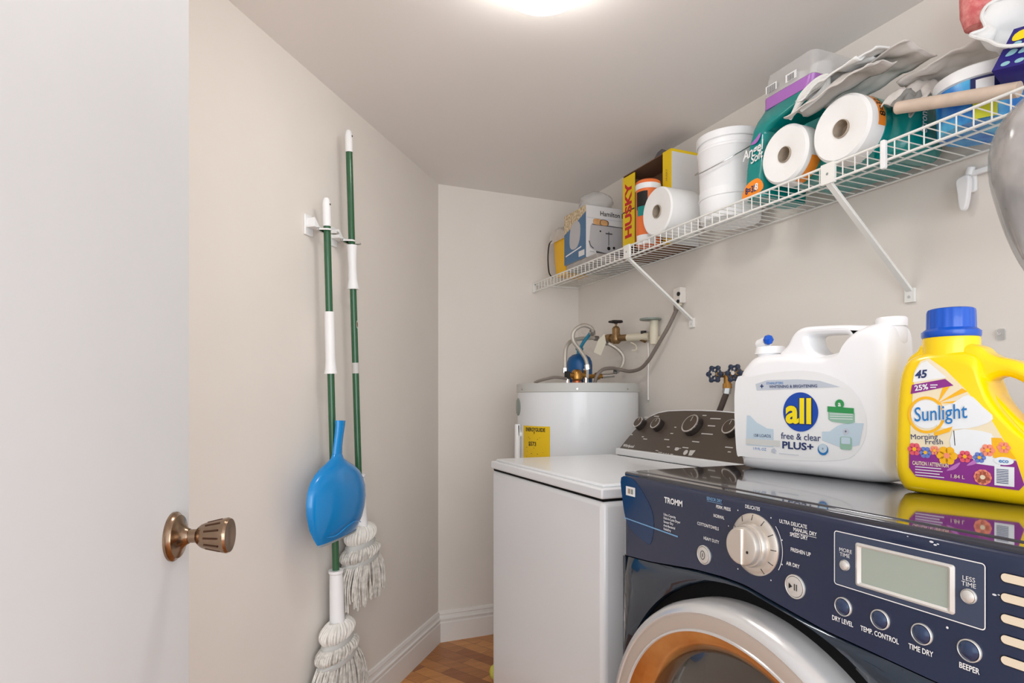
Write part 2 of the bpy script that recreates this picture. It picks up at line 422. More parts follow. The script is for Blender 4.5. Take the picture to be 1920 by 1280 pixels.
# ------------------------------------------------------------------ mops, clips and dustpan on the left wall
def yarn_tuft(b, cz, rx, ry, hz, m, n=26, amp=0.005):
    """ring of looped yarn bulges around a core"""
    b.lathe([(0.3, -1), (0.8, -0.75), (1, -0.2), (0.97, 0.4), (0.7, 0.85), (0.25, 1)], m, 28, Matrix.Translation((0, 0, cz)) @ Matrix.Diagonal((rx * 0.93, ry * 0.93, hz, 1)))
    for k in range(n):
        a = 2 * PI * k / n + random.uniform(-.05, .05); pts = []
        for t_ in (1.0, 0.55, 0.0, -0.6, -1.05):
            q = math.sqrt(max(0.05, 1 - (t_ * 0.86) ** 2)); j = 1 + random.uniform(-.03, .03)
            pts.append((math.cos(a + t_ * .08) * rx * q * j, math.sin(a + t_ * .08) * ry * q * j, cz + hz * t_))
        b.tube(pts, amp, m, 6)
def strands(b, z0, z1, rx0, ry0, rx1, ry1, n, m, skew=0.0, r=0.0026):
    for k in range(n):
        a = 2 * PI * random.random(); q = math.sqrt(random.random()) * 0.35 + 0.65
        L = (z0 - z1) * random.uniform(0.72, 1.03); pts = []
        ph = random.uniform(0, 6.28); sw = random.uniform(0.002, 0.008)
        for i in range(7):
            t_ = i / 6; sx = rx0 + (rx1 - rx0) * math.sin(min(1, t_ * 1.3) * PI / 2); sy = ry0 + (ry1 - ry0) * math.sin(min(1, t_ * 1.3) * PI / 2)
            pts.append((math.cos(a) * sx * q + sw * math.sin(ph + 5 * t_) + skew * t_, math.sin(a) * sy * q * 0.9 + sw * 0.5 * math.cos(ph + 4 * t_), z0 - L * t_))
        b.tube(pts, r, m, 5)
def mop(label, u, off, tilt, zcap0, zcap1, zg0, zg1, zs0, zs1, head, sleeve_top_wide, extras):
    """u = position of pole at socket foot; tilt = sideways lean per metre upwards"""
    t = thing('mop', label, 'mop', lwp(u, off, zs1), LW, 'string mops hung on the wall clips')
    t.rotation_euler = (0, tilt, LW)
    Z = lambda z: z - zs1
    cap = MB().lathe([(0.0125, Z(zcap1)), (0.0125, Z(zcap0) - 0.02), (0.010, Z(zcap0) - 0.005), (0.006, Z(zcap0)), (0.001, Z(zcap0) + 0.0005)], 'white_plastic', 20)
    cap.disc(0, Z(zcap0) - 0.02, 0.003, -0.01262, 'dark_gap'); c = cap.build('end_cap', t); c['label'] = 'white hanging cap'
    p = MB().cyl((0, 0, Z(zs0) - 0.05), (0, 0, Z(zcap1)), 0.0108, 'green_pole', seg=20).build('pole', t); p['label'] = 'dark green metal pole'
    if sleeve_top_wide: pf = [(0.0175, Z(zg0)), (0.0155, Z(zg0) - 0.02), (0.0135, (Z(zg0) + Z(zg1)) / 2), (0.0145, Z(zg1) + 0.03), (0.019, Z(zg1) + 0.006), (0.019, Z(zg1))]
    else: pf = [(0.0145, Z(zg0)), (0.0150, Z(zg0) - 0.04), (0.0150, Z(zg1) + 0.04), (0.0175, Z(zg1) + 0.012), (0.0195, Z(zg1) + 0.004), (0.0195, Z(zg1))]
    g = MB().lathe(pf[::-1], 'white_plastic', 24).build('grip_sleeve', t); g['label'] = 'white plastic wringer sleeve'
    s_ = MB().lathe([(0.026, Z(zs1) - 0.02), (0.023, Z(zs1) + 0.02), (0.0205, Z(zs0) - 0.03), (0.0195, Z(zs0) - 0.012), (0.023, Z(zs0) - 0.008), (0.023, Z(zs0)), (0.013, Z(zs0))], 'white_plastic', 24)
    s_.build('socket', t)['label'] = 'white ribbed plastic socket'
    for fn in extras: fn(t, Z)
    h0, h1, W1, W2, D = head     # top of tuft, bottom of strands (absolute z), widths
    b = MB(); a0 = Z(h0); yarn_tuft(b, a0 - 0.028, W1, D * 0.8, 0.030, 'yarn_white', 30, 0.0052)
    b.build('yarn_collar', t)
    b = MB().lathe([(1.0, a0 - 0.070), (1.02, a0 - 0.058), (0.9, a0 - 0.050)], 'grey_rim', 28, Matrix.Diagonal((W1 * 0.97, D * 0.8, 1, 1)))
    b.build('clamp_band', t)
    b = MB(); yarn_tuft(b, a0 - 0.088, W1 * 1.30, D * 0.95, 0.027, 'yarn', 40, 0.0046); b.build('yarn_ruffle', t)
    b = MB().lathe([(1.0, a0 - 0.121), (1.03, a0 - 0.110), (0.95, a0 - 0.104)], 'grey_rim', 28, Matrix.Diagonal((W1 * 1.26, D * 0.9, 1, 1)))
    b.build('clamp_band', t)
    b = MB(); b.lathe([(0.7, Z(h1) + 0.06), (1.0, (a0 + Z(h1)) / 2), (0.95, a0 - 0.11)], 'yarn', 20, Matrix.Diagonal((W2 * 0.62, D * 0.55, 1, 1)))
    strands(b, a0 - 0.108, Z(h1), W1 * 1.22, D * 0.85, W2, D * 1.05, 210, 'yarn', r=0.0031)
    o = b.build('mop_strings', t); o['kind'] = 'stuff'
    return t
def tape(t, Z):
    o = MB().cyl((0, 0, Z(1.245)), (0, 0, Z(1.21)), 0.0112, 'print_grey', seg=20).build('tape_band', t)
    b = MB(); b.disc(0, Z(1.37), 0.006, -0.0111, 'print_grey', rz=0.013); b.disc(0, Z(1.37), 0.004, -0.01115, 'brass_old', rz=0.009); b.build('sticker', t)
mop('taller green mop hung further right, its cap nearest the ceiling', -0.812, 0.052, R(-3.3), 1.995, 1.925, 1.628, 1.485, 0.875, 0.72, (0.70, 0.445, 0.082, 0.150, 0.042), True, [tape])
mop('shorter green mop hung nearer the door, behind the blue dustpan', -0.952, 0.052, R(-2.7), 1.735, 1.65, 1.392, 1.203, 0.592, 0.415, (0.428, 0.12, 0.080, 0.172, 0.042), False, [])
def clip(label, u, z):
    t = thing('mop_clip', label, 'wall clip', lwp(u - 0.036, 0.0, z), LW, 'white wall clips holding the mops')
    MB().box((-0.050, -0.006, -0.022), (-0.008, 0.0, 0.04), 'white_plastic').build('back_plate', t, bevel=(0.002, 2))
    b = MB().prism([(-0.045, 0), (0.02, 0), (0.02, 0.006), (-0.045, 0.006)], -0.036, 0.0, 'white_plastic')
    b.prism([(-0.04, 0.006), (-0.015, 0.006), (-0.04, 0.03)], -0.032, 0.0, 'white_plastic')
    b.build('bracket_arm', t, bevel=(0.0015, 2))
    pts = [(-0.030, -0.034, -0.004), (-0.022, -0.064, -0.004), (-0.0105, -0.070, -0.004)]
    b = MB(); b.tube(pts, 0.0028, 'white_plastic', 8)
    b.tube([(0.012, -0.030, -0.004), (0.03, -0.045, -0.004), (0.034, -0.066, -0.004), (0.0165, -0.073, -0.004)], 0.0024, 'steel', 8)
    b.box((-0.032, -0.04, -0.009), (0.02, -0.032, 0.0), 'steel')
    b.build('spring_jaw', t)
    return t
clip('white spring clip gripping the shorter mop under its cap', -0.968, 1.640)
clip('white spring clip gripping the taller mop above its grip', -0.832, 1.640)
# dustpan
t = thing('dustpan', 'bright blue plastic dustpan hanging over the shorter mop', 'dustpan', lwp(-1.018, 0.085, 0.700), LW)
t.rotation_euler = (0, R(3), LW); t.scale = (1, 1, 0.86)
def pan_ring(z, xc, w, dep, th, n=18):
    out = []; inn = []
    for k in range(n + 1):
        a = PI * k / n; x = -math.cos(a)
        out.append((xc + w * x, -dep * math.sin(a) ** 0.8 - 0.0, z)); inn.append((xc + (w - th) * x, -(max(dep - th, 0.001)) * math.sin(a) ** 0.8, z))
    return out + inn[::-1]
rows = [(0.008, 0.010, .106, .014), (0.03, 0.007, .122, .024), (0.06, 0.003, .139, .034), (0.10, 0.0, .151, .040), (0.14, 0, .156, .042), (0.18, 0, .152, .040), (0.21, 0, .139, .037), (0.235, 0, .118, .033), (0.255, -0.002, .089, .028), (0.27, -0.005, .057, .022), (0.285, -0.007, .031, .016), (0.30, -0.007, .023, .0135)]
def lipz(x, z): return z + (0.10 * x) * max(0, 1 - z / 0.10)
b = MB().loft([[(x, y, lipz(x, z)) for x, y, z in pan_ring(z, xc, w, dp, 0.003)] for z, xc, w, dp in rows], 'blue_plastic')
b.tube([(-0.085, -0.026, 0.026), (-0.05, -0.034, 0.028), (-0.01, -0.043, 0.050), (0.04, -0.043, 0.062), (0.095, -0.030, 0.050)], 0.0022, 'blue_plastic', 6)
b.build('pan', t, angle=50)
b = MB().loft([[(x, y, z) for x, y, z in pan_ring(z, xc, w, dp, 0.004)] for z, xc, w, dp in [(0.30, -0.007, .022, .0135), (0.33, -0.006, .0195, .014), (0.37, -0.001, .0185, .015), (0.40, 0.003, .0205, .016), (0.418, 0.004, .0225, .016)]], 'blue_plastic')
b.build('handle', t, angle=50)
b = MB(); b.loft([[(x, y - 0.0008, lipz(x, z)) for x, y, z in pan_ring(z, xc, w, dp, 0.004)] for z, xc, w, dp in [(0.0, 0.010, .106, .012), (0.008, 0.010, .108, .0145)]], 'grey_rubber')
b.build('rubber_lip', t)['label'] = 'grey rubber lip'

# ------------------------------------------------------------------ water heater and plumbing
HX, HY, HR, HZ = 1.278, 2.287, 0.252, 1.187
t = thing('water_heater', 'white cylindrical water heater standing in the back corner', 'water heater', (HX, HY, 0))
MB().lathe([(HR - 0.01, 0.0), (HR, 0.02), (HR, HZ - 0.030)], 'white_enamel', 96).build('tank', t)
b = MB().lathe([(HR + 0.001, HZ - 0.036), (HR + 0.0035, HZ - 0.034), (HR + 0.0035, HZ - 0.003), (HR, HZ), (0.02, HZ)], 'grey_rim', 96)
vd = Vector((HX, HY, 0)).normalized(); lf = Vector((-vd.y, vd.x, 0))
def hdir(beta): return -vd * math.cos(beta) + lf * math.sin(beta)
for bt in (60, 0, -50):
    n_ = hdir(R(bt)); p = n_ * (HR + 0.003) + Vector((0, 0, HZ - 0.024)); b.cyl(p, p + n_ * 0.003, 0.0035, 'steel', seg=8)
b.build('top_rim', t)['label'] = 'light grey top cover rim with small screws'
def bend(rad):
    def f(v):
        be = -v.x / rad; n_ = hdir(be); q = n_ * (rad - v.y); return (q.x, q.y, v.z)
    return f
def cyl_patch(b, s0, s1, z0, z1, y, m):
    n = 12
    for k in range(n): b.rect(s0 + (s1 - s0) * k / n, z0, s0 + (s1 - s0) * (k + 1) / n, z1, y, m)
b = MB(); s0, s1 = -R(59) * HR, -R(24.5) * HR; sc = (s0 + s1) / 2
cyl_patch(b, s0, s1, 0.86, 1.018, -0.0006, 'label_yellow')
b.text('ENERGYGUIDE', sc, 1.003, 0.014, -0.001, 'ink_black', sx=0.82, bold=0.05)
b.poly([(sc - 0.003, 0.995), (sc + 0.003, 0.995), (sc, 0.984)], -0.001, 'ink_black')
b.text('$573', sc - 0.012, 0.947, 0.016, -0.001, 'ink_black', bold=0.03)
for z, a, c in ((0.972, -.035, .03), (0.966, -.03, .02), (0.931, -.05, .0), (0.915, -.045, .045), (0.908, -.02, .02), (0.895, -.05, .05)): b.rect(sc + a, z, sc + c, z + 0.0018, -0.001, 'ink_black')
b.map(bend(HR)); b.build('energy_label', t)['label'] = 'yellow energy guide sticker'
b = MB(); b.lathe([(0.036, 0), (0.036, 0.003), (0.03, 0.006), (0.001, 0.006)], 'badge_grey', 28, Matrix.Translation((0, 0, 1.092)) @ Matrix.Rotation(R(90), 4, 'X'))
b.map(lambda v: bend(HR)(Vector((v.x - R(74) * HR, v.y, v.z)))); b.build('badge', t)['label'] = 'round grey-green badge'
b = MB(); pz = [(-0.266, 0.02, 0.02), (-0.266, 0.02, 0.945), (-0.262, 0.02, 0.975), (-0.245, 0.02, 0.982)]
b.tube(pz, 0.0115, 'white_plastic', 14); b.build('drain_pipe', t)['label'] = 'white relief drain pipe'
for x, h_ in ((-0.041, 0.022), (0.049, 0.03)): MB().cyl((x, 0.013, HZ), (x, 0.013, HZ + h_), 0.012, 'chrome').build('pipe_nipple', t)['label'] = 'chrome pipe nipple'
# blue tank behind the hoses
t = thing('pressure_bottle', 'blue dome-topped metal bottle standing on the water heater', 'gas bottle', (1.338, 2.375, HZ + .0005))
MB().lathe([(0.054, 0), (0.056, 0.006), (0.056, 0.085), (0.054, 0.10), (0.046, 0.118), (0.03, 0.130), (0.012, 0.135)], 'tank_blue', 40).build('body', t)
MB().lathe([(0.012, 0.135), (0.012, 0.150), (0.017, 0.152), (0.017, 0.160), (0.002, 0.160)], 'strap_teal', 20).build('valve_collar', t)
tag(MB().tube([(1.343, 2.376, HZ + 0.160), (1.350, 2.36, 1.372), (1.372, 2.34, 1.410), (1.376, 2.33, 1.43)], 0.0075, 'strap_teal', 8).build('teal_strap'), 'teal strap rising from the blue bottle to the hose loop', 'strap')
# braided hoses
def coupling(b, p, d_, r=0.011, L=0.02, m='steel'):
    p = Vector(p); d_ = Vector(d_).normalized(); b.cyl(p, p + d_ * L, r, m, seg=6)
def hose(label, pts, r=0.0085, m='braid', ends=True, cat='hose', name='braided_hose'):
    t = thing(name, label, cat, pts[0])
    o = Vector(pts[0]); P = [Vector(p) - o for p in pts]
    MB().tube(P, r, m, 12).build('hose_body', t)
    if ends:
        b = MB(); coupling(b, P[0], P[1] - P[0], r + 0.004); b.build('coupling_nut', t)
        b = MB(); coupling(b, P[-1], P[-2] - P[-1], r + 0.004); b.build('coupling_nut', t)
    return t
hose('braided hose standing at the left behind the loop, over the heater', [(1.236, 2.318, 1.235), (1.237, 2.32, 1.29), (1.247, 2.33, 1.34), (1.277, 2.345, 1.371), (1.33, 2.36, 1.386), (1.40, 2.37, 1.393), (1.428, 2.365, 1.391)])
hose('braided hose looped highest above the water heater', [(1.327, 2.285, 1.25), (1.325, 2.285, 1.265), (1.316, 2.285, 1.295), (1.286, 2.285, 1.334), (1.259, 2.285, 1.367), (1.257, 2.285, 1.400), (1.278, 2.285, 1.424), (1.314, 2.285, 1.436), (1.348, 2.285, 1.423), (1.36, 2.30, 1.40)])
hose('braided hose curving from the brass valve down to the tee', [(1.44, 2.34, 1.375), (1.462, 2.33, 1.366), (1.497, 2.31, 1.34), (1.516, 2.30, 1.308), (1.512, 2.30, 1.278), (1.497, 2.30, 1.256), (1.470, 2.295, 1.243)])
# brass tee manifold on top of heater
t = thing('brass_manifold', 'brass tee fittings on top of the water heater', 'pipe fitting', (1.238, 2.30, HZ + 0.022))
MB().cyl((0, 0, -0.001), (0, 0, 0.032), 0.014, 'rubber_black', seg=6).build('union_nut', t)['label'] = 'dark union nut'
b = MB().cyl((0.0, 0, 0.016), (0.09, 0, 0.016), 0.011, 'brass'); b.lathe([(0.016, -0.008), (0.023, 0), (0.024, 0.02), (0.02, 0.034), (0.012, 0.04)], 'brass', 20, Matrix.Translation((0.045, 0, 0)))
b.lathe([(0.02, -0.02), (0.019, -0.008)], 'copper', 20, Matrix.Translation((0.045, 0, 0))); b.build('tee_body', t)['label'] = 'brass tee'
b = MB().cyl((0.09, 0, 0.005), (0.09, 0, 0.044), 0.0135, 'chrome', seg=6); b.build('union_nut', t)['label'] = 'chrome union nut'
b = MB().cyl((0.10, 0, 0.012), (0.165, -0.004, 0.014), 0.009, 'brass'); b.lathe([(0.004, -0.017), (0.014, -0.010), (0.017, 0), (0.014, 0.010), (0.004, 0.017)], 'brass', 18, Matrix.Translation((0.145, -0.002, 0.014)) @ Matrix.Rotation(R(90), 4, 'Y')); b.build('ball_fitting', t)
b = MB().cyl((0.165, -0.004, 0.014), (0.222, -0.008, 0.02), 0.011, 'chrome', seg=10); b.build('coupling', t)['label'] = 'silver coupling'
# flexible conduit to the wall box, and the thin cable on the left of the heater top
t = hose('grey flexible conduit drooping from the wall box to the heater top', [(1.534, 1.957, 1.475), (1.530, 1.970, 1.45), (1.526, 2.0, 1.408), (1.520, 2.035, 1.365), (1.515, 2.08, 1.315), (1.512, 2.112, 1.282), (1.508, 2.16, 1.252), (1.497, 2.22, 1.242), (1.475, 2.262, 1.250), (1.44, 2.265, 1.256), (1.39, 2.262, 1.250), (1.36, 2.262, 1.225), (1.352, 2.27, 1.189)], 0.0075, 'conduit', False, 'conduit', 'flexible_conduit')
MB().cyl((0, 0, -0.006), (0, 0, 0.018), 0.0125, 'conduit', seg=12).build('connector', t)
tag(MB().tube([(1.085, 2.30, 1.190), (1.10, 2.29, 1.199), (1.13, 2.28, 1.207), (1.165, 2.275, 1.214), (1.20, 2.275, 1.212), (1.222, 2.278, 1.208)], 0.006, 'conduit', 8).build('grey_cable'), 'short grey cable lying over the left of the heater top', 'cable')
t = thing('outlet_box', 'small painted wall box feeding the grey conduit', 'electrical box', (XR, 1.95, 1.50), RW)
MB().box((-0.022, -0.030, -0.006), (0.022, 0, 0.055), 'wall_paint').build('box_body', t, bevel=(0.003, 2))
MB().cyl((-0.004, -0.016, -0.014), (-0.004, -0.016, -0.004), 0.013, 'cream_plastic').build('bushing', t)
b = MB().cyl((0.015, -0.030, 0.028), (0.015, -0.034, 0.028), 0.008, 'rubber_black'); b.cyl((0.012, -0.030, 0.0), (0.012, -0.034, 0.0), 0.007, 'rubber_black'); b.build('knockout_plugs', t)
# brass gate valve with wall pipe
t = thing('gate_valve', 'brass gate valve with dark handwheel above the water heater', 'valve', (1.50, 2.335, 1.39))
ax = Vector((1.515 - 1.50, 2.18 - 2.335, 0.0)); 
MV = Matrix.Rotation(math.atan2(-0.19, 0.050), 4, 'Z')      # local x runs towards the wall and the door
b = MB(); b.cyl((-0.055, 0, 0.004), (-0.028, 0, 0.004), 0.021, 'brass_old', seg=8, M=MV); b.cyl((-0.03, 0, 0.004), (0.075, 0, 0), 0.0145, 'brass_old', M=MV)
b.lathe([(0.012, -0.022), (0.022, -0.012), (0.024, 0.0), (0.021, 0.014), (0.017, 0.024), (0.0175, 0.046), (0.012, 0.054), (0.005, 0.056), (0.004, 0.07)], 'brass_old', 20, MV)
b.build('valve_body', t)
b = MB(); 
for k in range(5):
    a = 2 * PI * k / 5 + .3; b.cyl((0, 0, 0.073), (0.026 * math.cos(a), 0.026 * math.sin(a), 0.075), 0.004, 'handwheel_black', seg=8)
b.tube([(0.027 * math.cos(2 * PI * k / 20) * (1 + .1 * math.cos(5 * 2 * PI * k / 20)), 0.027 * math.sin(2 * PI * k / 20) * (1 + .1 * math.cos(5 * 2 * PI * k / 20)), 0.076) for k in range(20)], 0.0045, 'handwheel_black', 8, closed=True)
b.cyl((0, 0, 0.066), (0, 0, 0.082), 0.007, 'handwheel_black'); b.build('handwheel', t)['label'] = 'dark scalloped handwheel'
b = MB().cyl((0.07, 0, 0), (0.19, 0, -0.004), 0.0165, 'cream_plastic', M=MV); b.cyl((0.155, 0, -0.002), (0.155, 0, 0.022), 0.012, 'rubber_black', seg=12, M=MV)
b.cyl((0.13, 0, -0.006), (0.165, 0, -0.02), 0.010, 'brass_old', seg=12, M=MV); b.build('supply_pipe', t)['label'] = 'cream plastic supply pipe'
t = thing('pipe_stub', 'cream plastic pipe stub with flat disc top at the wall', 'pipe', (1.530, 2.098, 1.358))
b = MB().cyl((0, 0, -0.01), (0, 0, 0.088), 0.0175, 'cream_plastic'); b.cyl((0, 0, 0.01), (0.026, 0, 0.01), 0.016, 'cream_plastic'); b.build('pipe_body', t)
MB().lathe([(0.020, 0.086), (0.043, 0.088), (0.044, 0.094), (0.001, 0.096)], 'badge_grey', 32, Matrix.Translation((-0.018, 0, 0))).build('cap_disc', t)
tag(MB().prism([(-0.022, 0), (0.016, -0.002), (0.024, 0.06), (0.004, 0.094), (-0.016, 0.06)], -0.0015, 0.0, 'paper_tag').build('paper_tag', loc=(1.385, 2.30, 1.318), rot=(0, R(18), 0)), 'cream paper tag hanging among the hoses by the blue bottle', 'tag')
tag(MB().tube([(1.548, 2.165, 1.36), (1.551, 2.165, 1.30), (1.551, 2.168, 1.22), (1.551, 2.168, 1.12)], 0.004, 'trim_paint', 8).build('white_cable'), 'thin white cable running down the wall right of the heater', 'cable')
tag(MB().tube([(1.52, 2.25, 1.368), (1.535, 2.235, 1.355), (1.53, 2.225, 1.335), (1.515, 2.235, 1.333)], 0.003, 'cream_plastic', 8).build('pipe_wire'), 'small wire hook hanging under the cream supply pipe', 'wire')

def faucet(label, y):
    t = thing('hose_faucet', label, 'faucet', (XR, y, 1.207), RW, 'washer supply faucets on the wall')
    b = MB().cyl((0, 0, 0), (0, -0.006, 0), 0.022, 'brass_old'); b.cyl((0, 0, 0), (0, -0.06, 0), 0.010, 'brass_old'); b.cyl((0, -0.05, 0.006), (0, -0.05, -0.042), 0.012, 'brass'); b.cyl((0, -0.05, -0.030), (0, -0.05, -0.046), 0.0155, 'brass', seg=8)
    b.cyl((0, -0.05, 0), (-0.028, -0.073, 0.002), 0.010, 'brass_old'); b.build('faucet_body', t)
    Mh = Matrix.Translation((-0.030, -0.078, 0.003)) @ orient((0.30, -0.95, 0.06))
    b = MB()
    for k in range(6):
        a = 2 * PI * k / 6; b.cyl((0, 0, 0), (0.024 * math.cos(a), 0.024 * math.sin(a), 0), 0.004, 'handwheel_blue', seg=8, M=Mh)
        b.lathe([(0.002, -0.006), (0.0085, -0.003), (0.0085, 0.003), (0.002, 0.006)], 'handwheel_blue', 10, Mh @ Matrix.Translation((0.024 * math.cos(a), 0.024 * math.sin(a), 0)))
    b.tube([(0.022 * math.cos(2 * PI * k / 24), 0.022 * math.sin(2 * PI * k / 24), 0) for k in range(24)], 0.004, 'handwheel_blue', 8, M=Mh, closed=True, smooth=False)
    b.cyl((0, 0, -0.008), (0, 0, 0.008), 0.007, 'chrome', M=Mh); b.build('handwheel', t)['label'] = 'blue-black six-lobed handwheel'
    return t
faucet('brass washer faucet with blue handwheel, left of the pair', 1.652)
faucet('brass washer faucet with blue handwheel beside the white jug', 1.560)
hose('dark rubber hose dropping from the left faucet behind the washer', [(1.506, 1.652, 1.163), (1.505, 1.655, 1.145), (1.50, 1.668, 1.11), (1.494, 1.69, 1.05), (1.494, 1.70, 0.95)], 0.0105, 'hose_dark', True, 'hose', 'washer_hose')
hose('dark rubber hose dropping from the faucet beside the white jug', [(1.506, 1.560, 1.163), (1.503, 1.563, 1.14), (1.500, 1.580, 1.10), (1.498, 1.580, 1.05), (1.498, 1.58, 0.95)], 0.0105, 'hose_dark', True, 'hose', 'washer_hose')

# ------------------------------------------------------------------ washer (top loader)
t = thing('washing_machine', 'white top-loading washing machine with brown control console', 'washing machine', (0.735, 1.893, 0), RW)
WW = 0.690
MB().box((0.002, 0.004, 0.02), (WW - 0.002, 0.70, 0.893), 'white_enamel').build('cabinet', t, bevel=(0.014, 4))
for x in (0.05, WW - 0.05):
    for y in (0.06, 0.64): MB().cyl((x, y, 0), (x, y, 0.03), 0.02, 'rubber_black').build('foot', t)
b = MB().box((0.0, 0.0, 0.8975), (WW, 0.70, 0.922), 'white_enamel'); b.box((0.006, 0.006, 0.890), (WW - 0.006, 0.69, 0.899), 'dark_gap')
b.build('top_deck', t, bevel=(0.010, 4))
b = MB().box((0.014, 0.012, 0.920), (WW - 0.014, 0.452, 0.9295), 'white_enamel'); b.build('lid', t, bevel=(0.007, 3))
lip = MB().prism(rrect(0.20, 0.0, 0.66, 0.006, 0.002), 0.0, 0.0, 'white_enamel')
# console: shell with sloping fascia
SL = math.atan2(0.135, 0.095)        # slope angle from horizontal
MC = Matrix.Translation((0, 0.472, 0.948)) @ Matrix.Rotation(-(PI / 2 - SL), 4, 'X')
A = [(.036, 0), (.044, .034), (.058, .075), (.078, .112), (.105, .140), (.14, .156), (.19, .165), (.27, .169), (.345, .170)]
arch = A + [(WW - x, z) for x, z in A[::-1][1:]]
outer = [(x + (-.006 if x < .345 else .006 if x > .345 else 0), z + (.0055 if z > .01 else 0)) for x, z in arch]
b = MB().prism(outer, 0.003, 0.06, 'white_enamel', MC)
b.box((0.026, 0.462, 0.9285), (WW - 0.026, 0.62, 0.952), 'white_enamel'); b.box((0.03, 0.466, 0.921), (WW - 0.03, 0.61, 0.930), 'dark_gap')
b.build('console_shell', t, bevel=(0.003, 2))
b = MB().prism(arch, -0.0008, 0.004, 'console_brown', MC); yk = -0.0012
b.text('Whirlpool', .080, .016, .011, yk, 'print_white', MC, bold=.02)
for x, z, w in ((.085, .137, .02), (.14, .143, .028), (.155, .125, .012), (.06, .062, .014), (.13, .058, .012), (.15, .050, .022), (.27, .104, .01), (.27, .080, .014), (.262, .056, .026), (.29, .030, .014), (.33, .150, .02), (.375, .153, .018), (.43, .143, .045), (.43, .117, .032), (.43, .088, .05), (.40, .058, .032), (.37, .034, .028), (.53, .140, .04), (.545, .118, .02), (.545, .05, .03), (.555, .036, .012), (.58, .1, .03)):
    b.rect(x - w / 2, z - .0017, x + w / 2, z + .0017, yk, 'print_grey', MC)
for x, z, w in ((.245, .006, .014), (.266, .001, .02), (.285, .0, .005), (.297, .0, .005), (.308, .0, .005), (.325, .0, .012)): b.rect(x - w / 2, z + .006 - .0012, x + w / 2, z + .006 + .0012, yk, 'print_grey', MC)
b.disc(.335, .026, .010, yk, 'print_grey', MC, rz=.006); b.rect(.325, .029, .352, .031, yk, 'print_grey', MC)
b.disc(.382, .018, .009, yk, 'print_grey', MC); b.poly([(.396, .027), (.42, .029), (.416, .010), (.401, .009)], yk, 'print_grey', MC)
b.build('control_fascia', t)['label'] = 'dark brown control fascia with white lettering'
for x, z, r in ((.086, .104, .0215), (.186, .104, .0215), (.357, .110, .033), (.527, .107, .0255)):
    Mn = MC @ Matrix.Translation((x, 0, z)) @ Matrix.Rotation(R(90), 4, 'X')
    k = MB().lathe([(r * 1.05, 0), (r * 0.98, 0.014), (r * 0.9, 0.020)], 'knob_dark', 36, Mn)
    k.lathe([(r * 0.98, 0.0185), (r * 0.98, 0.0215), (r * 0.86, 0.0225)], 'chrome', 36, Mn); k.lathe([(r * 0.86, 0.0215), (r * 0.84, 0.0227), (0.001, 0.0227)], 'knob_face', 36, Mn)
    k.rect(x - .0008, z + r * .2, x + .0008, z + r * .75, -0.0231, 'print_white', MC)
    k.build('dial_knob', t)['label'] = 'dark dial with silver ring'

# ------------------------------------------------------------------ dryer (front loader)
DT = 0.978; DWD = 0.745
t = thing('tumble_dryer', 'navy blue front-loading dryer with round silver-rimmed door', 'clothes dryer', (0.70, 1.076, 0), RW)
b = MB().box((0.004, 0.03, 0.02), (DWD - 0.004, 0.74, DT - 0.004), 'navy'); b.build('cabinet', t, bevel=(0.012, 3))
for x in (0.05, DWD - 0.05):
    for y in (0.08, 0.68): MB().cyl((x, y, 0), (x, y, 0.03), 0.02, 'rubber_black').build('foot', t)
b = MB().box((0.006, 0.0305, DT - 0.012), (DWD - 0.006, 0.742, DT), 'navy_top'); b.build('top_panel', t, bevel=(0.006, 3))['label'] = 'glossy dark top panel'
def arch_z(x):      # lower edge of the control panel
    pts = [(0, .806), (.10, .817), (.20, .832), (.30, .841), (.372, .8435), (.45, .841), (.545, .832), (.645, .817), (.745, .806)]
    pts = [(0, .809), (.106, .818), (.228, .835), (.30, .8405), (.345, .8405), (.414, .830), (.486, .820), (.548, .8165), (.626, .812), (.745, .808)]
    for (a, za), (c, zc) in zip(pts, pts[1:]):
        if a <= x <= c: return za + (zc - za) * (x - a) / (c - a)
    return .808
xs = [DWD * k / 60 for k in range(61)]
topz = DT - 0.004
NB = 10
def panel_surface(zlo, ztop, ybase, bulge, m, name, roundtop):
    vs = []; fs = []
    for x in xs:
        e = min(x, DWD - x); ye = 0.022 * max(0, 1 - e / 0.022) ** 2      # rounded vertical ends
        z0 = zlo(x) if callable(zlo) else zlo; z1 = ztop(x) if callable(ztop) else ztop
        col = []
        for j in range(NB + 1):
            s_ = j / NB; z = z0 + (z1 - z0) * s_; yy = ybase - bulge * math.sin(PI * s_) + ye
            col.append((x, yy, z))
        if roundtop:
            for a in (30, 60, 90): col.append((x, ybase + ye + 0.009 * (1 - math.cos(R(a))), z1 + 0.009 * math.sin(R(a))))
        vs += col
    n = len(col)
    for i in range(len(xs) - 1):
        for j in range(n - 1): fs.append((i * n + j, (i + 1) * n + j, (i + 1) * n + j + 1, i * n + j + 1))
    b = MB().add(vs, fs, m)
    # close ends back to cabinet
    for i in (0, len(xs) - 1):
        col = vs[i * n:(i + 1) * n]; back = [(p[0], 0.04, p[2]) for p in col]
        f = [(k, k + 1, n + k + 1, n + k) for k in range(n - 1)]
        if i == 0: f = [tuple(reversed(q)) for q in f]
        b.add(col + back, f, m)
    return b
b = panel_surface(arch_z, topz - 0.012, 0.0, 0.0, 'navy', 'p', True)
b.prism([(x, arch_z(x)) for x in xs] + [(DWD, arch_z(DWD) - .004)] + [(x, arch_z(x) - .004) for x in xs[::-1]], 0.012, 0.03, 'dark_gap')
cpb = b
MB().box((0.007, 0.006, DT - 0.012), (DWD - 0.007, 0.0280, DT - 0.0008), 'navy_top').build('top_trim_strip', t, bevel=(0.004, 3))['label'] = 'glossy dark strip along the top front edge'
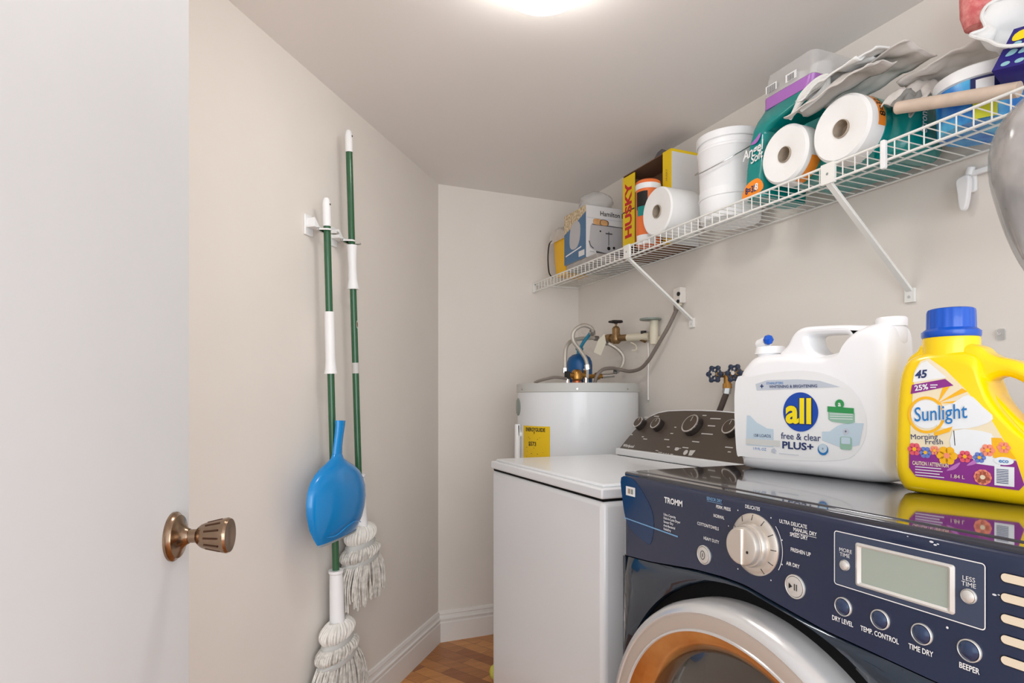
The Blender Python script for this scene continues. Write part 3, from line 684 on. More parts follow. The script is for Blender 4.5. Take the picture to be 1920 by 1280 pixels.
# lower front with round opening
DCX, DCZ, DR = 0.355, 0.480, 0.330
b = MB(); vs = []; fs = []; n = 96
ring_r = DR + 0.024
for k in range(n):
    a = 2 * PI * k / n; ca, sa = math.cos(a), math.sin(a)
    # outer boundary: hits the rectangle/arch
    q = 1e9
    if ca > 1e-6: q = min(q, (DWD - 0.004 - DCX) / ca)
    if ca < -1e-6: q = min(q, (0.004 - DCX) / ca)
    if sa > 1e-6:
        tt = 0.36
        for _ in range(20): tt = (arch_z(min(max(DCX + ca * tt, 0), DWD)) - 0.003 - DCZ) / sa; tt = min(tt, 2)
        q = min(q, tt)
    if sa < -1e-6: q = min(q, (0.03 - DCZ) / sa)
    rin = min(ring_r, q - 0.002)
    for w, yy in ((0, 0.003), (0.25, -0.004), (0.7, -0.005), (1, 0.001)):
        r_ = q + (rin - q) * w
        x_ = DCX + ca * r_; e = min(x_, DWD - x_)
        vs.append((x_, yy + 0.016 * max(0, 1 - e / 0.03) ** 2, DCZ + sa * r_))
    vs.append((DCX + ca * (rin - 0.001), 0.03, DCZ + sa * (rin - 0.001)))
for k in range(n):
    k2 = (k + 1) % n
    for j in range(4): fs.append((k * 5 + j, k * 5 + j + 1, k2 * 5 + j + 1, k2 * 5 + j))
b.add(vs, fs, 'navy_front'); 
b.lathe([(ring_r - 0.001, 0), (DR - 0.03, 0.0)], 'dark_gap', 96, Matrix.Translation((DCX, 0.012, DCZ)) @ Matrix.Rotation(R(90), 4, 'X'), caps=False)
b.box((0.003, 0.006, 0.03), (0.012, 0.035, 0.805), 'navy_front'); b.box((DWD - 0.012, 0.006, 0.03), (DWD - 0.003, 0.035, 0.805), 'navy_front')
b.build('front_panel', t, angle=60)['label'] = 'glossy dark blue curved front'
Md = Matrix.Translation((DCX, 0, DCZ)) @ Matrix.Rotation(R(90), 4, 'X')
dr = MB().lathe([(DR, -0.012), (DR, 0.022), (DR - 0.004, 0.034), (DR - 0.010, 0.041), (DR - 0.018, 0.043), (DR - 0.020, 0.041)], 'silver_ring', 128, Md, caps=False).build('door_ring', t)
dr['label'] = 'silver outer door ring'
b = MB().lathe([(DR - 0.020, 0.041), (DR - 0.027, 0.043), (DR - 0.043, 0.042)], 'warm_silver', 128, Md, caps=False)
b.lathe([(DR - 0.043, 0.042), (DR - 0.044, 0.044), (DR - 0.047, 0.044), (DR - 0.048, 0.041)], 'silver_ring', 128, Md, caps=False); b.build('door_face', t)['label'] = 'warm silver flat door face'
MB().lathe([(DR - 0.048, 0.041), (DR - 0.054, 0.039), (DR - 0.064, 0.034), (DR - 0.073, 0.025), (DR - 0.080, 0.012)], 'amber', 128, Md, caps=False).build('door_inner_rim', t)['label'] = 'amber coloured inner rim'
MB().lathe([(DR - 0.080, 0.012), (DR - 0.084, 0.016), (DR - 0.16, 0.026), (DR - 0.24, 0.034), (0.001, 0.038)], 'door_glass', 96, Md).build('door_window', t)['label'] = 'dark bowl-shaped glass'
# printing on control panel
PY = -0.0006
b = cpb
b.poly(smooth2([(.006, .965), (.046, .967), (.075, .950), (.108, .918), (.116, .890), (.113, .868), (.104, .850), (.085, .852), (.045, .864), (.022, .885), (.010, .925)], 3), PY * .8, 'deep_blue')
b.rect(.024, .932, .056, .950, PY * 1.5, 'print_white'); b.rect(.031, .936, .040, .946, PY * 2, 'cardboard_core'); b.rect(.042, .936, .049, .946, PY * 2, 'badge_grey')
b.text('TROMM', .174, .9405, .010, PY * 1.5, 'print_white', bold=.05)
for i, s_ in enumerate(['Ultra Capacity', 'Dial-A-Cycle Dryer', 'Sensor Dry', 'Anti-Bacterial', 'ReliaDry']): b.text(s_, .146, .914 - i * .0066, .0042, PY * 1.5, 'print_white', align='LEFT', bold=.02)
b.poly([(.014, .8845), (.187, .8800), (.187, .8825), (.014, .8865)], PY * 1.5, 'sky_print')
L5 = [('SENSOR DRY', .279, .960, 'sky_print'), ('PERM. PRESS', .300, .950, 'print_white'), ('NORMAL', .290, .9345, 'print_white'), ('COTTON/TOWELS', .264, .9145, 'print_white'), ('HEAVY DUTY', .272, .893, 'print_white'), ('DELICATES', .362, .9605, 'print_white'), ('ULTRA DELICATE', .437, .950, 'print_white'), ('MANUAL DRY', .457, .943, 'print_white'), ('SPEED DRY', .447, .935, 'print_white'), ('FRESHEN UP', .450, .914, 'print_white'), ('AIR DRY', .437, .893, 'print_white')]
for s_, x, z, m in L5: b.text(s_, x, z, .0052, PY * 1.5, m, bold=.02, sx=.82)
b.rect(.262, .9555, .298, .9562, PY * 1.5, 'sky_print'); b.rect(.440, .9385, .476, .9391, PY * 1.5, 'print_white')
for a in range(0, 360, 36):
    q = .056; x = .365 + q * math.sin(R(a)); z = .9065 + q * math.cos(R(a))
    if a not in (180,): b.disc(x, z, .0011, PY * 1.5, 'print_white', seg=8)
arc = [(.365 + .0535 * math.sin(R(a)), .9065 + .0535 * math.cos(R(a))) for a in range(50, 125, 5)]; arc2 = [(.365 + .0545 * math.sin(R(a)), .9065 + .0545 * math.cos(R(a))) for a in range(120, 49, -5)]
b.poly(arc + arc2, PY * 1.5, 'print_white')
for s_, x in (('DRY LEVEL', .512), ('TEMP. CONTROL', .562), ('TIME DRY', .612), ('BEEPER', .663)): b.text(s_, x + .003, .8405, .0060, PY * 1.5, 'print_white', bold=.03, sx=.74)
frame_strip(b, rrect(.503, .885, .682, .9545, .004), .0012, PY * 1.5, 'print_white')
b.text('MORE', .520, .9315, .0048, PY * 2.5, 'print_white'); b.text('TIME', .519, .9255, .0048, PY * 2.5, 'print_white')
b.text('LESS', .666, .9345, .0048, PY * 2.5, 'print_white'); b.text('TIME', .666, .9285, .0048, PY * 2.5, 'print_white')
b.disc(.644, .876, .0014, PY * 1.5, 'print_white', seg=8)
for x, z, q in ((.60, .966, .001), (.627, .9655, .0025), (.631, .963, .002), (.634, .9645, .0015), (.69, .925, .0022), (.694, .926, .0012)): b.disc(x, z, q, PY * 1.2, 'scratch_white', rz=q * .5, seg=7)
b.build('control_panel', t, angle=60)['label'] = 'navy control panel with white lettering'
MB().poly(rrect(.5045, .8865, .6805, .953, .0035), PY, 'panel_grey').build('display_surround', t)['label'] = 'slate grey display field'
b = MB(); fo = rrect(.534, .892, .652, .9455, .003); fi = rrect(.5415, .8970, .6445, .9405, .0015)
n = len(fo); vs = [(x, -0.0015, z) for x, z in fo] + [(x, -0.0035, z) for x, z in [((a + c) / 2, (e + f) / 2) for (a, e), (c, f) in zip(fo, fi)]] + [(x, -0.0008, z) for x, z in fi] + [(x, 0, z) for x, z in fo]
b.add(vs, [(i, (i + 1) % n, (i + 1) % n + n, i + n) for i in range(n)] + [(i + n, (i + 1) % n + n, (i + 1) % n + 2 * n, i + 2 * n) for i in range(n)] + [(i + 3 * n, (i + 1) % n + 3 * n, (i + 1) % n, i) for i in range(n)], 'silver_plastic')
b.build('display_bezel', t)['label'] = 'silver display bezel'
MB().poly(fi, -0.0009, 'lcd').build('lcd_screen', t)['label'] = 'blank grey-green screen'
def button(x, z, r, m, nm, lab, ring='silver_plastic', dome=0.003, sym=None):
    Mb = Matrix.Translation((x, 0, z)) @ Matrix.Rotation(R(90), 4, 'X')
    b = MB().lathe([(r * 1.0, -0.001), (r * 1.0, 0.0025), (r * .93, 0.0032), (r * .88, 0.0025)], ring, 36, Mb, caps=False)
    b.lathe([(r * .86, 0.0), (r * .84, 0.003), (r * .6, 0.003 + dome * .6), (r * .3, 0.003 + dome * .9), (0.0003, 0.003 + dome)], m, 36, Mb)
    if sym: sym(b, x, z, -0.0034 - dome)
    o = b.build(nm, t); o['label'] = lab
def sym_power(b, x, z, y):
    frame_strip(b, [(x + .0055 * math.cos(a * PI / 10), z + .0075 * math.sin(a * PI / 10)) for a in range(20)], .001, y, 'ink_black'); b.rect(x - .0007, z - .003, x + .0007, z + .003, y, 'ink_black')
def sym_play(b, x, z, y):
    b.poly([(x - .008, z + .004), (x - .008, z - .004), (x - .002, z)], y, 'ink_black'); b.rect(x + .001, z - .0045, x + .0025, z + .0045, y, 'ink_black'); b.rect(x + .0045, z - .0045, x + .006, z + .0045, y, 'ink_black')
button(.255, .865, .0158, 'silver_plastic', 'power_button', 'silver power button', dome=.001, sym=sym_power)
button(.441, .864, .0165, 'silver_plastic', 'start_button', 'silver start and pause button', dome=.001, sym=sym_play)
for x in (.5165, .5665, .6165, .6665): button(x, .8595, .0118, 'navy_button', 'option_button', 'dark blue option button with silver ring', dome=.003)
button(.519, .913, .0068, 'silver_plastic', 'time_button', 'small silver time button', dome=.002); button(.666, .9165, .0078, 'silver_plastic', 'time_button', 'small silver time button', dome=.002)
for z in (.945, .925, .904, .883, .862):
    b = MB().prism(rrect(.696, z - .0043, .722, z + .0043, .0042), -0.001, 0.003, 'slot_cream'); frame_strip(b, rrect(.6952, z - .005, .7228, z + .005, .0048), .0008, -0.0009, 'dark_gap'); b.build('indicator_slot', t)['label'] = 'cream indicator window'
Mn = Matrix.Translation((.366, 0, .9065)) @ Matrix.Rotation(R(90), 4, 'X')
b = MB().lathe([(.046, -0.001), (.046, .002), (.043, .0045), (.036, .0065), (.034, .006)], 'knob_silver', 64, Mn)
b.lathe([(.033, .005), (.0325, .013), (.031, .0165), (.029, .017)], 'knob_silver', 64, Mn)
b.lathe([(.029, .014), (.029, .024), (.028, .0268), (.026, .028), (.001, .0282)], 'knob_silver', 64, Mn)
for a in range(0, 360, 30):
    if a in (210, 180, 240): continue
    x0, x1 = .0365, .0445; q = Vector((math.sin(R(a)), math.cos(R(a)), 0)); b.cyl(q * x0 + Vector((0, 0, .0066)), q * x1 + Vector((0, 0, .0038)), .0006, 'ink_black', seg=6, M=Mn)
b.build('cycle_knob', t)['label'] = 'large champagne silver cycle knob'
b = MB().puff([[(.0268 * math.cos(R(a)), .0268 * math.sin(R(a))) for a in range(78, 283, 6)]], .007, .003, 'knob_silver', Matrix.Translation((.366, -.0285, .9065)))
b.disc(.380, .900, .0022, -.0288, 'ink_black', seg=12); b.build('knob_grip', t)['label'] = 'raised grip bar of the cycle knob'

# ------------------------------------------------------------------ detergent jugs on the dryer
t = thing('detergent_jug', 'large white detergent jug with a round blue logo on the dryer', 'detergent bottle', (0.955, 1.045, DT), R(-84))
JT = .090; yc = JT / 2
body = smooth2([(.025, .0), (.004, .012), (-.004, .05), (-.006, .10), (-.006, .17), (.0, .199), (.016, .218), (.037, .232), (.07, .236), (.12, .236), (.145, .234), (.19, .2275), (.235, .2275), (.268, .244), (.283, .266), (.312, .276), (.338, .274), (.354, .260), (.357, .20), (.358, .10), (.355, .03), (.34, .002), (.18, -.0)], 4)
body = [(x + .023 * (1 - x / .36) - .016 * x / .36, z + .0008) for x, z in body]
b = MB().pillow(body, JT, .026, 'white_soft', yc)
full = smooth2([(.10, .20), (.112, .232), (.134, .253), (.146, .272), (.162, .283), (.188, .285), (.25, .281), (.29, .276), (.325, .272), (.332, .25), (.330, .21), (.25, .19)], 4)
hole = smooth2([(.184, .268), (.178, .259), (.188, .240), (.207, .229), (.226, .229), (.250, .236), (.262, .249), (.260, .261), (.244, .2655), (.213, .268)], 4)
b.puff([full, hole], .066, .0098, 'white_soft', yc=yc, res=6)
b.lathe([(.016, .225), (.026, .245), (.027, .258), (.0255, .268), (.0225, .276)], 'white_soft', 32, Matrix.Translation((.3165, yc, 0)))
b.lathe([(.026, .215), (.026, .243), (.022, .246)], 'white_soft', 32, Matrix.Translation((.072, yc, 0)))
b.build('jug_body', t, angle=50, weld=True)
b = MB().lathe([(.0245, .272), (.0245, .285), (.0225, .288), (.001, .288)], 'white_soft', 40, Matrix.Translation((.3195, yc, 0))); b.build('fill_cap', t)['label'] = 'white screw cap'
b = MB().lathe([(.031, .240), (.030, .246), (.029, .252), (.028, .255), (.001, .256)], 'white_soft', 36, Matrix.Translation((.072, yc, 0)))
b.cyl((.050, yc - .006, .262), (.076, yc - .014, .266), .0105, 'white_soft'); b.build('spout', t)['label'] = 'white press tap spout'
MB().lathe([(.001, -.0105), (.007, -.008), (.0105, 0), (.007, .008), (.001, .0105)], 'cap_blue', 24, Matrix.Translation((.084, yc - .022, .268))).build('tap_button', t)['label'] = 'round blue tap button'
b = MB(); y = -.0006
lab = smooth2([(.020, .182), (.06, .192), (.12, .199), (.18, .200), (.225, .192), (.262, .175), (.288, .150), (.302, .115), (.300, .078), (.285, .052), (.262, .038), (.20, .030), (.10, .026), (.04, .026), (.022, .04)], 4)
frame_strip(b, lab, -.003, y * .5, 'label_greyband')
b.poly(lab, y * .8, 'label_white'); y = -.001
b.poly([(.072, .177), (.10, .184), (.17, .184), (.215, .180), (.255, .168), (.075, .164)], y, 'label_greyband')
b.text('+', .0875, .1715, .010, y * 1.3, 'ink_navy', bold=.06); b.text('STAINLIFTERS', .118, .1775, .0045, y * 1.3, 'label_sky', bold=.02); b.text('WHITENING & BRIGHTENING', .158, .1705, .0055, y * 1.3, 'ink_navy', sx=1.0, bold=.03)
b.poly([(.050, .112), (.058, .112), (.075, .098), (.10, .087), (.115, .086), (.115, .050), (.048, .050)], y, 'label_paleblue')
b.poly([(.22, .086), (.235, .087), (.25, .098), (.268, .104), (.298, .104), (.290, .066), (.262, .058), (.22, .07)], y, 'label_paleblue')
b.poly([(.048, .052), (.130, .052), (.130, .064), (.048, .064)], y * 1.2, 'label_silver')
b.disc(.175, .1215, .0375, y * 1.5, 'logo_blue', seg=48)
b.text('all', .173, .1205, .046, y * 2.2, 'ink_navy', bold=.075, sx=1.0); b.text('all', .1725, .1208, .046, y * 2.6, 'logo_yellow', bold=.045, sx=1.0)
b.text('free & clear', .175, .0735, .0125, y * 1.5, 'ink_navy', bold=.01); b.text('PLUS+', .169, .0555, .0135, y * 1.5, 'ink_navy', sx=1.3, bold=.04)
b.text('158 LOADS', .088, .0715, .006, y * 1.5, 'ink_navy'); b.text('1.9 FL OZ', .082, .044, .0055, y * 1.5, 'label_sky'); b.rect(.128, .038, .172, .0392, y * 1.5, 'label_greyband')
b.poly([(.110, .040), (.118, .038), (.122, .044), (.117, .049), (.111, .046)], y * 1.5, 'label_greyband')
b.prism([(.232, .125), (.282, .121), (.282, .105), (.270, .102), (.24, .105), (.233, .109)], y * 1.6, 0, 'label_palegreen'); b.poly([(.231, .133), (.281, .130), (.281, .120), (.231, .123)], y * 1.9, 'label_green')
b.disc(.2545, .137, .0085, y * 2.2, 'label_green'); b.text('a', .2545, .137, .009, y * 2.5, 'print_white', bold=.03)
for z in (.1185, .1145, .110): b.rect(.236, z, .279, z + .0012, y * 2, 'print_white')
b.disc(.266, .088, .006, y * 1.6, 'label_greyband'); b.text('+', .266, .088, .007, y * 2, 'ink_navy'); b.poly(rrect(.255, .056, .277, .079, .004), y * 1.6, 'label_palegreen'); b.poly(rrect(.2575, .066, .2745, .078, .002), y * 1.9, 'label_paleblue')
b.disc(.222, .053, .0105, y * 1.6, 'label_sky'); b.disc(.222, .0555, .0085, y * 1.9, 'label_paleblue'); b.text('*', .222, .053, .006, y * 2.1, 'ink_navy')
b.build('front_label', t)['label'] = 'printed white and pale blue label'

t = thing('detergent_bottle', 'yellow detergent bottle with a blue cap on the dryer', 'detergent bottle', (0.945, 0.651, DT), R(-82))
ST = .085; yc = ST / 2
out = smooth2([(-.004, .0), (-.022, .010), (-.031, .035), (-.031, .08), (-.027, .157), (-.020, .205), (-.004, .221), (.006, .232), (.046, .234), (.084, .224), (.097, .213), (.110, .206), (.135, .198), (.160, .180), (.182, .150), (.194, .110), (.197, .06), (.190, .015), (.17, .0), (.08, -.0)], 4)
hl = smooth2([(.118, .178), (.107, .172), (.109, .158), (.124, .138), (.142, .117), (.158, .104), (.169, .108), (.172, .125), (.163, .150), (.146, .168), (.13, .177)], 4)
mb_ = smooth2([(-.004, .0), (-.022, .010), (-.031, .035), (-.031, .08), (-.027, .157), (-.018, .198), (.004, .214), (.045, .218), (.085, .208), (.098, .175), (.110, .145), (.135, .112), (.158, .09), (.185, .075), (.196, .05), (.190, .015), (.17, .0), (.08, -.0)], 4)
fx = lambda o_: [(x + .012 * (1 - x / .2), z + .0008) for x, z in o_]
out, mb_ = fx(out), fx(mb_)
b = MB().puff([out, hl], .050, .012, 'bottle_yellow', yc=yc, res=7); b.pillow(mb_, ST, .020, 'bottle_yellow', yc)
b.lathe([(.0375, .20), (.0375, .236), (.036, .242)], 'bottle_yellow', 40, Matrix.Translation((.0485, yc, 0)))
b.build('bottle_body', t, angle=50, weld=True)
vs = []; fs = []; seg = 72; prof = [(.037, .240, 0), (.0385, .242, 0), (.0385, .249, 0), (.035, .252, 0), (.0318, .254, 1), (.0312, .279, 1), (.030, .283, 1), (.027, .2845, 0), (.001, .2845, 0)]
for r, z, f in prof:
    for k in range(seg): a = 2 * PI * k / seg; q = r * (1 + .018 * math.cos(18 * a) * f); vs.append((.0485 + q * math.cos(a), yc + q * math.sin(a), z))
for i in range(len(prof) - 1):
    for k in range(seg): fs.append((i * seg + k, i * seg + (k + 1) % seg, (i + 1) * seg + (k + 1) % seg, (i + 1) * seg + k))
MB().add(vs, fs, 'cap_blue').build('measuring_cap', t)['label'] = 'ribbed blue measuring cap'
b = MB(); y = -.0008
lab = [(.010, .040), (.020, .027), (.150, .022), (.156, .030), (.147, .062), (.119, .115), (.086, .160), (.060, .190), (.038, .208), (.026, .204), (.018, .190), (.012, .118)]
b.poly(lab, y, 'label_cream')
b.poly([(.017, .186), (.027, .201), (.035, .204), (.062, .178), (.015, .172)], y * 1.3, 'label_white'); b.text('45', .0265, .1835, .0115, y * 2, 'ink_navy', bold=.05, shear=.2, rot=R(4))
b.poly([(.014, .168), (.060, .176), (.071, .166), (.012, .154)], y * 1.5, 'label_purple'); b.text('25%', .0275, .1635, .008, y * 2.2, 'print_white', bold=.04, rot=R(7)); b.rect(.040, .1665, .050, .168, y * 2.2, 'print_white'); b.rect(.040, .163, .048, .1645, y * 2.2, 'print_white')
frame_strip(b, [(.034 + .026 * math.cos(a * PI / 20), .122 + .028 * math.sin(a * PI / 20)) for a in range(40)], .004, y * 1.6, 'label_amber')
for a0 in (15, 45, 75): b.poly([(.050, .140), (.050 + .05 * math.cos(R(a0 - 6)), .135 + .035 * math.sin(R(a0 - 6))), (.050 + .05 * math.cos(R(a0 + 5)), .135 + .035 * math.sin(R(a0 + 5)))], y * 1.4, 'label_amber')
b.poly(smooth2([(.05, .105), (.09, .104), (.12, .118), (.108, .135), (.09, .152), (.07, .140), (.05, .130)], 3), y * 1.5, 'label_white'); b.disc(.034, .123, .0215, y * 1.7, 'label_white')
b.text('Sunlight', .0525, .1245, .0215, y * 3.0, 'print_white', bold=.05, shear=.12, rot=R(6), sx=.74); b.text('Sunlight', .0525, .1245, .0215, y * 3.4, 'label_sky', bold=.012, shear=.12, rot=R(6), sx=.74)
b.text('Morning', .031, .0885, .008, y * 2, 'ink_navy', rot=R(4)); b.text('Fresh', .045, .0815, .008, y * 2, 'ink_navy', rot=R(4))
b.poly([(.070, .099), (.085, .103), (.105, .101), (.118, .098), (.125, .085), (.12, .062), (.07, .066), (.066, .084)], y * 1.8, 'label_white'); b.poly([(.072, .10), (.0735, .078), (.0725, .078), (.071, .10)], y * 2, 'ink_black')
b.poly([(.118, .092), (.130, .092), (.147, .064), (.12, .064)], y * 1.9, 'label_amber'); b.poly([(.045, .096), (.07, .106), (.066, .098), (.046, .09)], y * 1.9, 'label_amber')
b.poly([(.010, .067), (.06, .063), (.10, .060), (.147, .062), (.156, .030), (.150, .022), (.020, .027), (.010, .040)], y * 2, 'label_purple')
b.poly([(.095, .062), (.11, .066), (.132, .062), (.128, .052), (.1, .054)], y * 2.1, 'label_white')
def flower(x, z, r, m, c='label_amber', n=6):
    for k in range(n): a = 2 * PI * k / n; b.disc(x + r * .6 * math.cos(a), z + r * .6 * math.sin(a), r * .42, y * 2.6, m, seg=10)
    b.disc(x, z, r * .3, y * 3, c, seg=10)
flower(.018, .069, .010, 'flower_pink'); flower(.0335, .065, .009, 'flower_blue'); flower(.046, .069, .007, 'flower_peach'); flower(.0625, .0625, .014, 'label_amber', 'flower_peach'); flower(.086, .063, .009, 'flower_pink'); flower(.104, .063, .008, 'flower_blue'); flower(.114, .074, .009, 'flower_peach'); flower(.133, .079, .008, 'flower_peach')
flower(.108, .0355, .011, 'flower_peach', 'label_cream', 10)
b.text('CAUTION / ATTENTION', .040, .0475, .0058, y * 2.6, 'label_cream', sx=.55, bold=.03)
for i, w in enumerate((.036, .038, .034, .04)): b.rect(.019, .0415 - i * .0042, .019 + w, .0428 - i * .0042, y * 2.6, 'print_white')
b.text('1.84 L', .076, .0325, .0055, y * 2.6, 'label_cream')
for q in ((.062, .040, .04), (.088, .05, .02)): b.poly(smooth2([(q[0], q[1]), (q[0] + .012, q[1] + .004), (q[0] + .018, q[1] + .014), (q[0] + .008, q[1] + .008)], 3), y * 2.4, 'label_lilac')
b.rect(.122, .026, .145, .053, y * 2.6, 'label_white')
for k in range(9): b.rect(.1245, .0295 + k * .0023, .1385, .0305 + k * .0023, y * 3, 'ink_navy')
b.disc(.133, .0605, .0115, y * 2.8, 'label_white', rz=.0055); b.text('eco', .133, .0605, .0055, y * 3.2, 'label_sky', bold=.03)
b.build('front_label', t)['label'] = 'printed floral label'

# ------------------------------------------------------------------ wire shelf
ZS = 1.692; XF = 1.300; Y0, Y1 = 0.30, YB - 0.002
t = thing('wire_shelf', 'white wire shelf running along the right wall', 'shelf', (XF, Y0, ZS))
L = Y1 - Y0; DX = XR - 0.006 - XF
b = MB()
n = int(L / 0.032)
for k in range(n + 1):
    y = L - k * 0.032
    b.tube([(DX, y, 0), (0.004, y, 0), (0, y, -0.004), (0, y, -0.040)], 0.0015, 'wire_white', 6, smooth=False)
b.build('cross_wires', t)
b = MB()
for x, z, r in ((0, -0.001, .0032), (0, -0.040, .0032), (0.12, -0.004, .0028), (DX - 0.004, -0.003, .0030)): b.tube([(x, 0, z), (x, L - 0.001, z)], r, 'wire_white', 10)
b.build('rails', t)
def bracket(y, zlow, ylow):
    b = MB(); y = y - Y0; yl = ylow - Y0
    b.box((-0.006, y - 0.019, -0.046), (0.003, y + 0.019, 0.004), 'wire_white'); b.cyl((-0.007, y, -0.022), (-0.0055, y, -0.022), 0.0035, 'badge_grey', seg=10)
    p0 = Vector((-0.001, y, -0.042)); p1 = Vector((XR - XF - 0.006, yl, zlow - ZS)); dd = (p1 - p0).normalized(); sd = Vector((0, 1, 0)); nn = dd.cross(sd).normalized()
    w, h = 0.008, 0.004; vs = []
    for p in (p0, p1):
        for a, c in ((-1, -1), (1, -1), (1, 1), (-1, 1)): vs.append(p + sd * w * a + nn * h * c)
    b.add(vs, [(0, 1, 2, 3), (7, 6, 5, 4), (0, 4, 5, 1), (1, 5, 6, 2), (2, 6, 7, 3), (3, 7, 4, 0)], 'wire_white')
    b.box((XR - XF - 0.008, yl - 0.013, zlow - ZS - 0.03), (XR - XF, yl + 0.013, zlow - ZS + 0.006), 'wire_white'); b.cyl((XR - XF - 0.0095, yl, zlow - ZS - 0.016), (XR - XF - 0.007, yl, zlow - ZS - 0.016), 0.004, 'grey_rim', seg=10)
    b.build('support_bracket', t, bevel=(0.001, 1))['label'] = 'white diagonal support bracket'
bracket(1.945, 1.425, 1.890); bracket(1.080, 1.400, 1.050)
b = MB().box((-0.006, L - 0.016, -0.044), (0.010, L, 0.004), 'wire_white'); b.box((0, L - 0.016, -0.01), (DX, L - 0.012, 0.0), 'wire_white'); b.build('end_bracket', t, bevel=(0.001, 1))
b = MB().puff([rrect(-0.006, -0.060, 0.006, 0.004, 0.004)], 0.010, 0.002, 'white_plastic', Matrix.Translation((-0.006, 0.935 - Y0, 0)) @ Matrix.Rotation(RW, 4, 'Z')); b.build('hanging_hook', t)['label'] = 'small white hook on the front rail'
ZD = ZS + 0.0018

# ------------------------------------------------------------------ things on the shelf
def at(x, y, z=ZD): return (x, y, z)
# yellow bundle at the far end
t = thing('wrapped_bundle', 'yellow bundle wrapped in hazy plastic at the far shelf end', 'bundle', at(1.335, 2.625), RW)
b = MB(); n = 16
rings = []
for z, w0, w1 in ((0, .03, .135), (.03, .022, .125), (.08, .012, .122), (.14, .006, .128), (.175, .004, .126), (.19, .012, .118)):
    rings.append([(x, y, z) for x, y in rrect(w0, 0.0, w1, 0.12, 0.012, 3)])
b.loft(rings, 'bundle_yellow'); b.build('yellow_pack', t, angle=50)['label'] = 'yellow soft pack'
MB().tube([(.004, -.004, .18), (-.020, -.010, .165), (-.028, -.012, .10), (-.018, -.010, .03), (.012, -.004, .004)], .0032, 'rubber_black', 8).build('cord', t)['label'] = 'thin black looped cord'
def hz(u, v): 
    x = -.018 + .150 * u; q = noise.noise(Vector((u * 5, v * 5, 3))) * .012
    return (x, -.006 + .12 * v, .195 + .045 * math.sin(PI * min(1, .15 + u * .85)) * (.6 + .4 * math.sin(PI * v)) + q)
b = MB().grid(hz, 16, 10, 'haze_wrap')
b.grid(lambda u, v: (-.018 + .150 * u + .004 * noise.noise(Vector((u * 6, v * 6, 1))), -.007 + .004 * noise.noise(Vector((u * 7, v * 7, 9))), .165 + v * (hz(u, 0)[2] - .165)), 14, 6, 'haze_wrap')
b.build('plastic_wrap', t)['label'] = 'hazy clear plastic wrap'
# grey flat pack under toaster box
tag(MB().puff([rrect(0, 0, .27, .034, .010)], .20, .008, 'grey_pack', yc=.10).build('flat_pack', loc=at(1.325, 2.475), rz=RW), 'flat grey soft pack lying under the toaster box', 'pack')
# toaster box
TZ = ZD + .0345
t = thing('toaster_box', 'white and blue cardboard toaster box on the wire shelf', 'box', (1.325, 2.295, TZ), 0)
bw, bd, bh = .205, .195, .222
b = MB().box((0, 0, 0), (bw, bd, bh), 'carton_white'); y = -.0006
b.text('Hamilton Beach', .068, .192, .020, y, 'ink_black', align='LEFT', sx=.95, bold=.02)
b.rect(.004, .168, bw - .004, .1705, y, 'label_greyband')
b.poly(smooth2([(.016, .05), (.020, .12), (.026, .142), (.045, .150), (.12, .146), (.19, .140), (.2, .132), (.2, .03), (.14, .020), (.07, .026), (.03, .036)], 3), y, 'toaster_steel'); b.rect(.03, .140, .19, .1435, y * 1.6, 'toaster_dark'); b.rect(.068, .03, .070, .138, y * 1.6, 'grey_rim'); b.rect(.128, .03, .130, .136, y * 1.6, 'grey_rim')
b.poly(smooth2([(.050, .030), (.065, .014), (.12, .006), (.19, .020), (.195, .034), (.12, .022)], 3), y * 1.6, 'toaster_dark')
b.poly(smooth2([(.040, .144), (.034, .160), (.045, .168), (.072, .167), (.080, .158), (.076, .144)], 3), y * 1.8, 'toast'); b.poly(smooth2([(.070, .144), (.068, .160), (.078, .167), (.104, .165), (.112, .156), (.106, .143)], 3), y * 2.2, 'carton_brown'); b.poly(smooth2([(.074, .144), (.072, .158), (.080, .164), (.100, .162), (.106, .155), (.102, .143)], 3), y * 2.6, 'toast')
b.rect(.110, .058, .1135, .118, y * 2, 'toaster_dark'); b.rect(.096, .106, .130, .112, y * 2, 'toaster_dark'); b.disc(.112, .046, .008, y * 2, 'ink_black'); b.disc(.138, .05, .006, y * 2, 'ink_black'); b.disc(.07, .116, .004, y * 2, 'ink_black')
b.tube([(.014, y * 2, .07), (.022, y * 2, .05), (.036, y * 2, .040)], .0022, 'toaster_dark', 6)
b.rect(.018, .022, .042, .028, y * 2, 'print_grey')
ML = Matrix.Rotation(RW, 4, 'Z')       # faces -X ; origin at front-left corner, x runs to -Y
b.poly([(-bd, 0.0), (0, 0.0), (0, bh * .88), (-bd * .55, bh * .72), (-bd, bh * .62)], y, 'toaster_blue', ML)
b.poly([(-bd, bh * .62), (-bd * .55, bh * .72), (0, bh * .88), (0, bh), (-bd, bh)], y, 'popcorn', ML)
b.poly(smooth2([(-bd * .72, .07), (-bd * .45, .055), (-bd * .28, .085), (-bd * .25, .15), (-bd * .45, .175), (-bd * .70, .15)], 3), y * 1.8, 'toaster_steel', ML)
b.poly([(-bd * .93, .035), (-bd * .2, .050), (-bd * .2, .056), (-bd * .93, .041)], y * 1.8, 'print_white', ML); b.rect(-bd * .32, .012, -bd * .06, .036, y * 1.8, 'carton_white', ML)
tc_ = b.build('carton', t)
MB().tube([(bw * .5, .0, bh + .0006), (bw * .5, bd, bh + .0006)], .001, 'label_greyband', 6, smooth=False).build('top_seam', t)
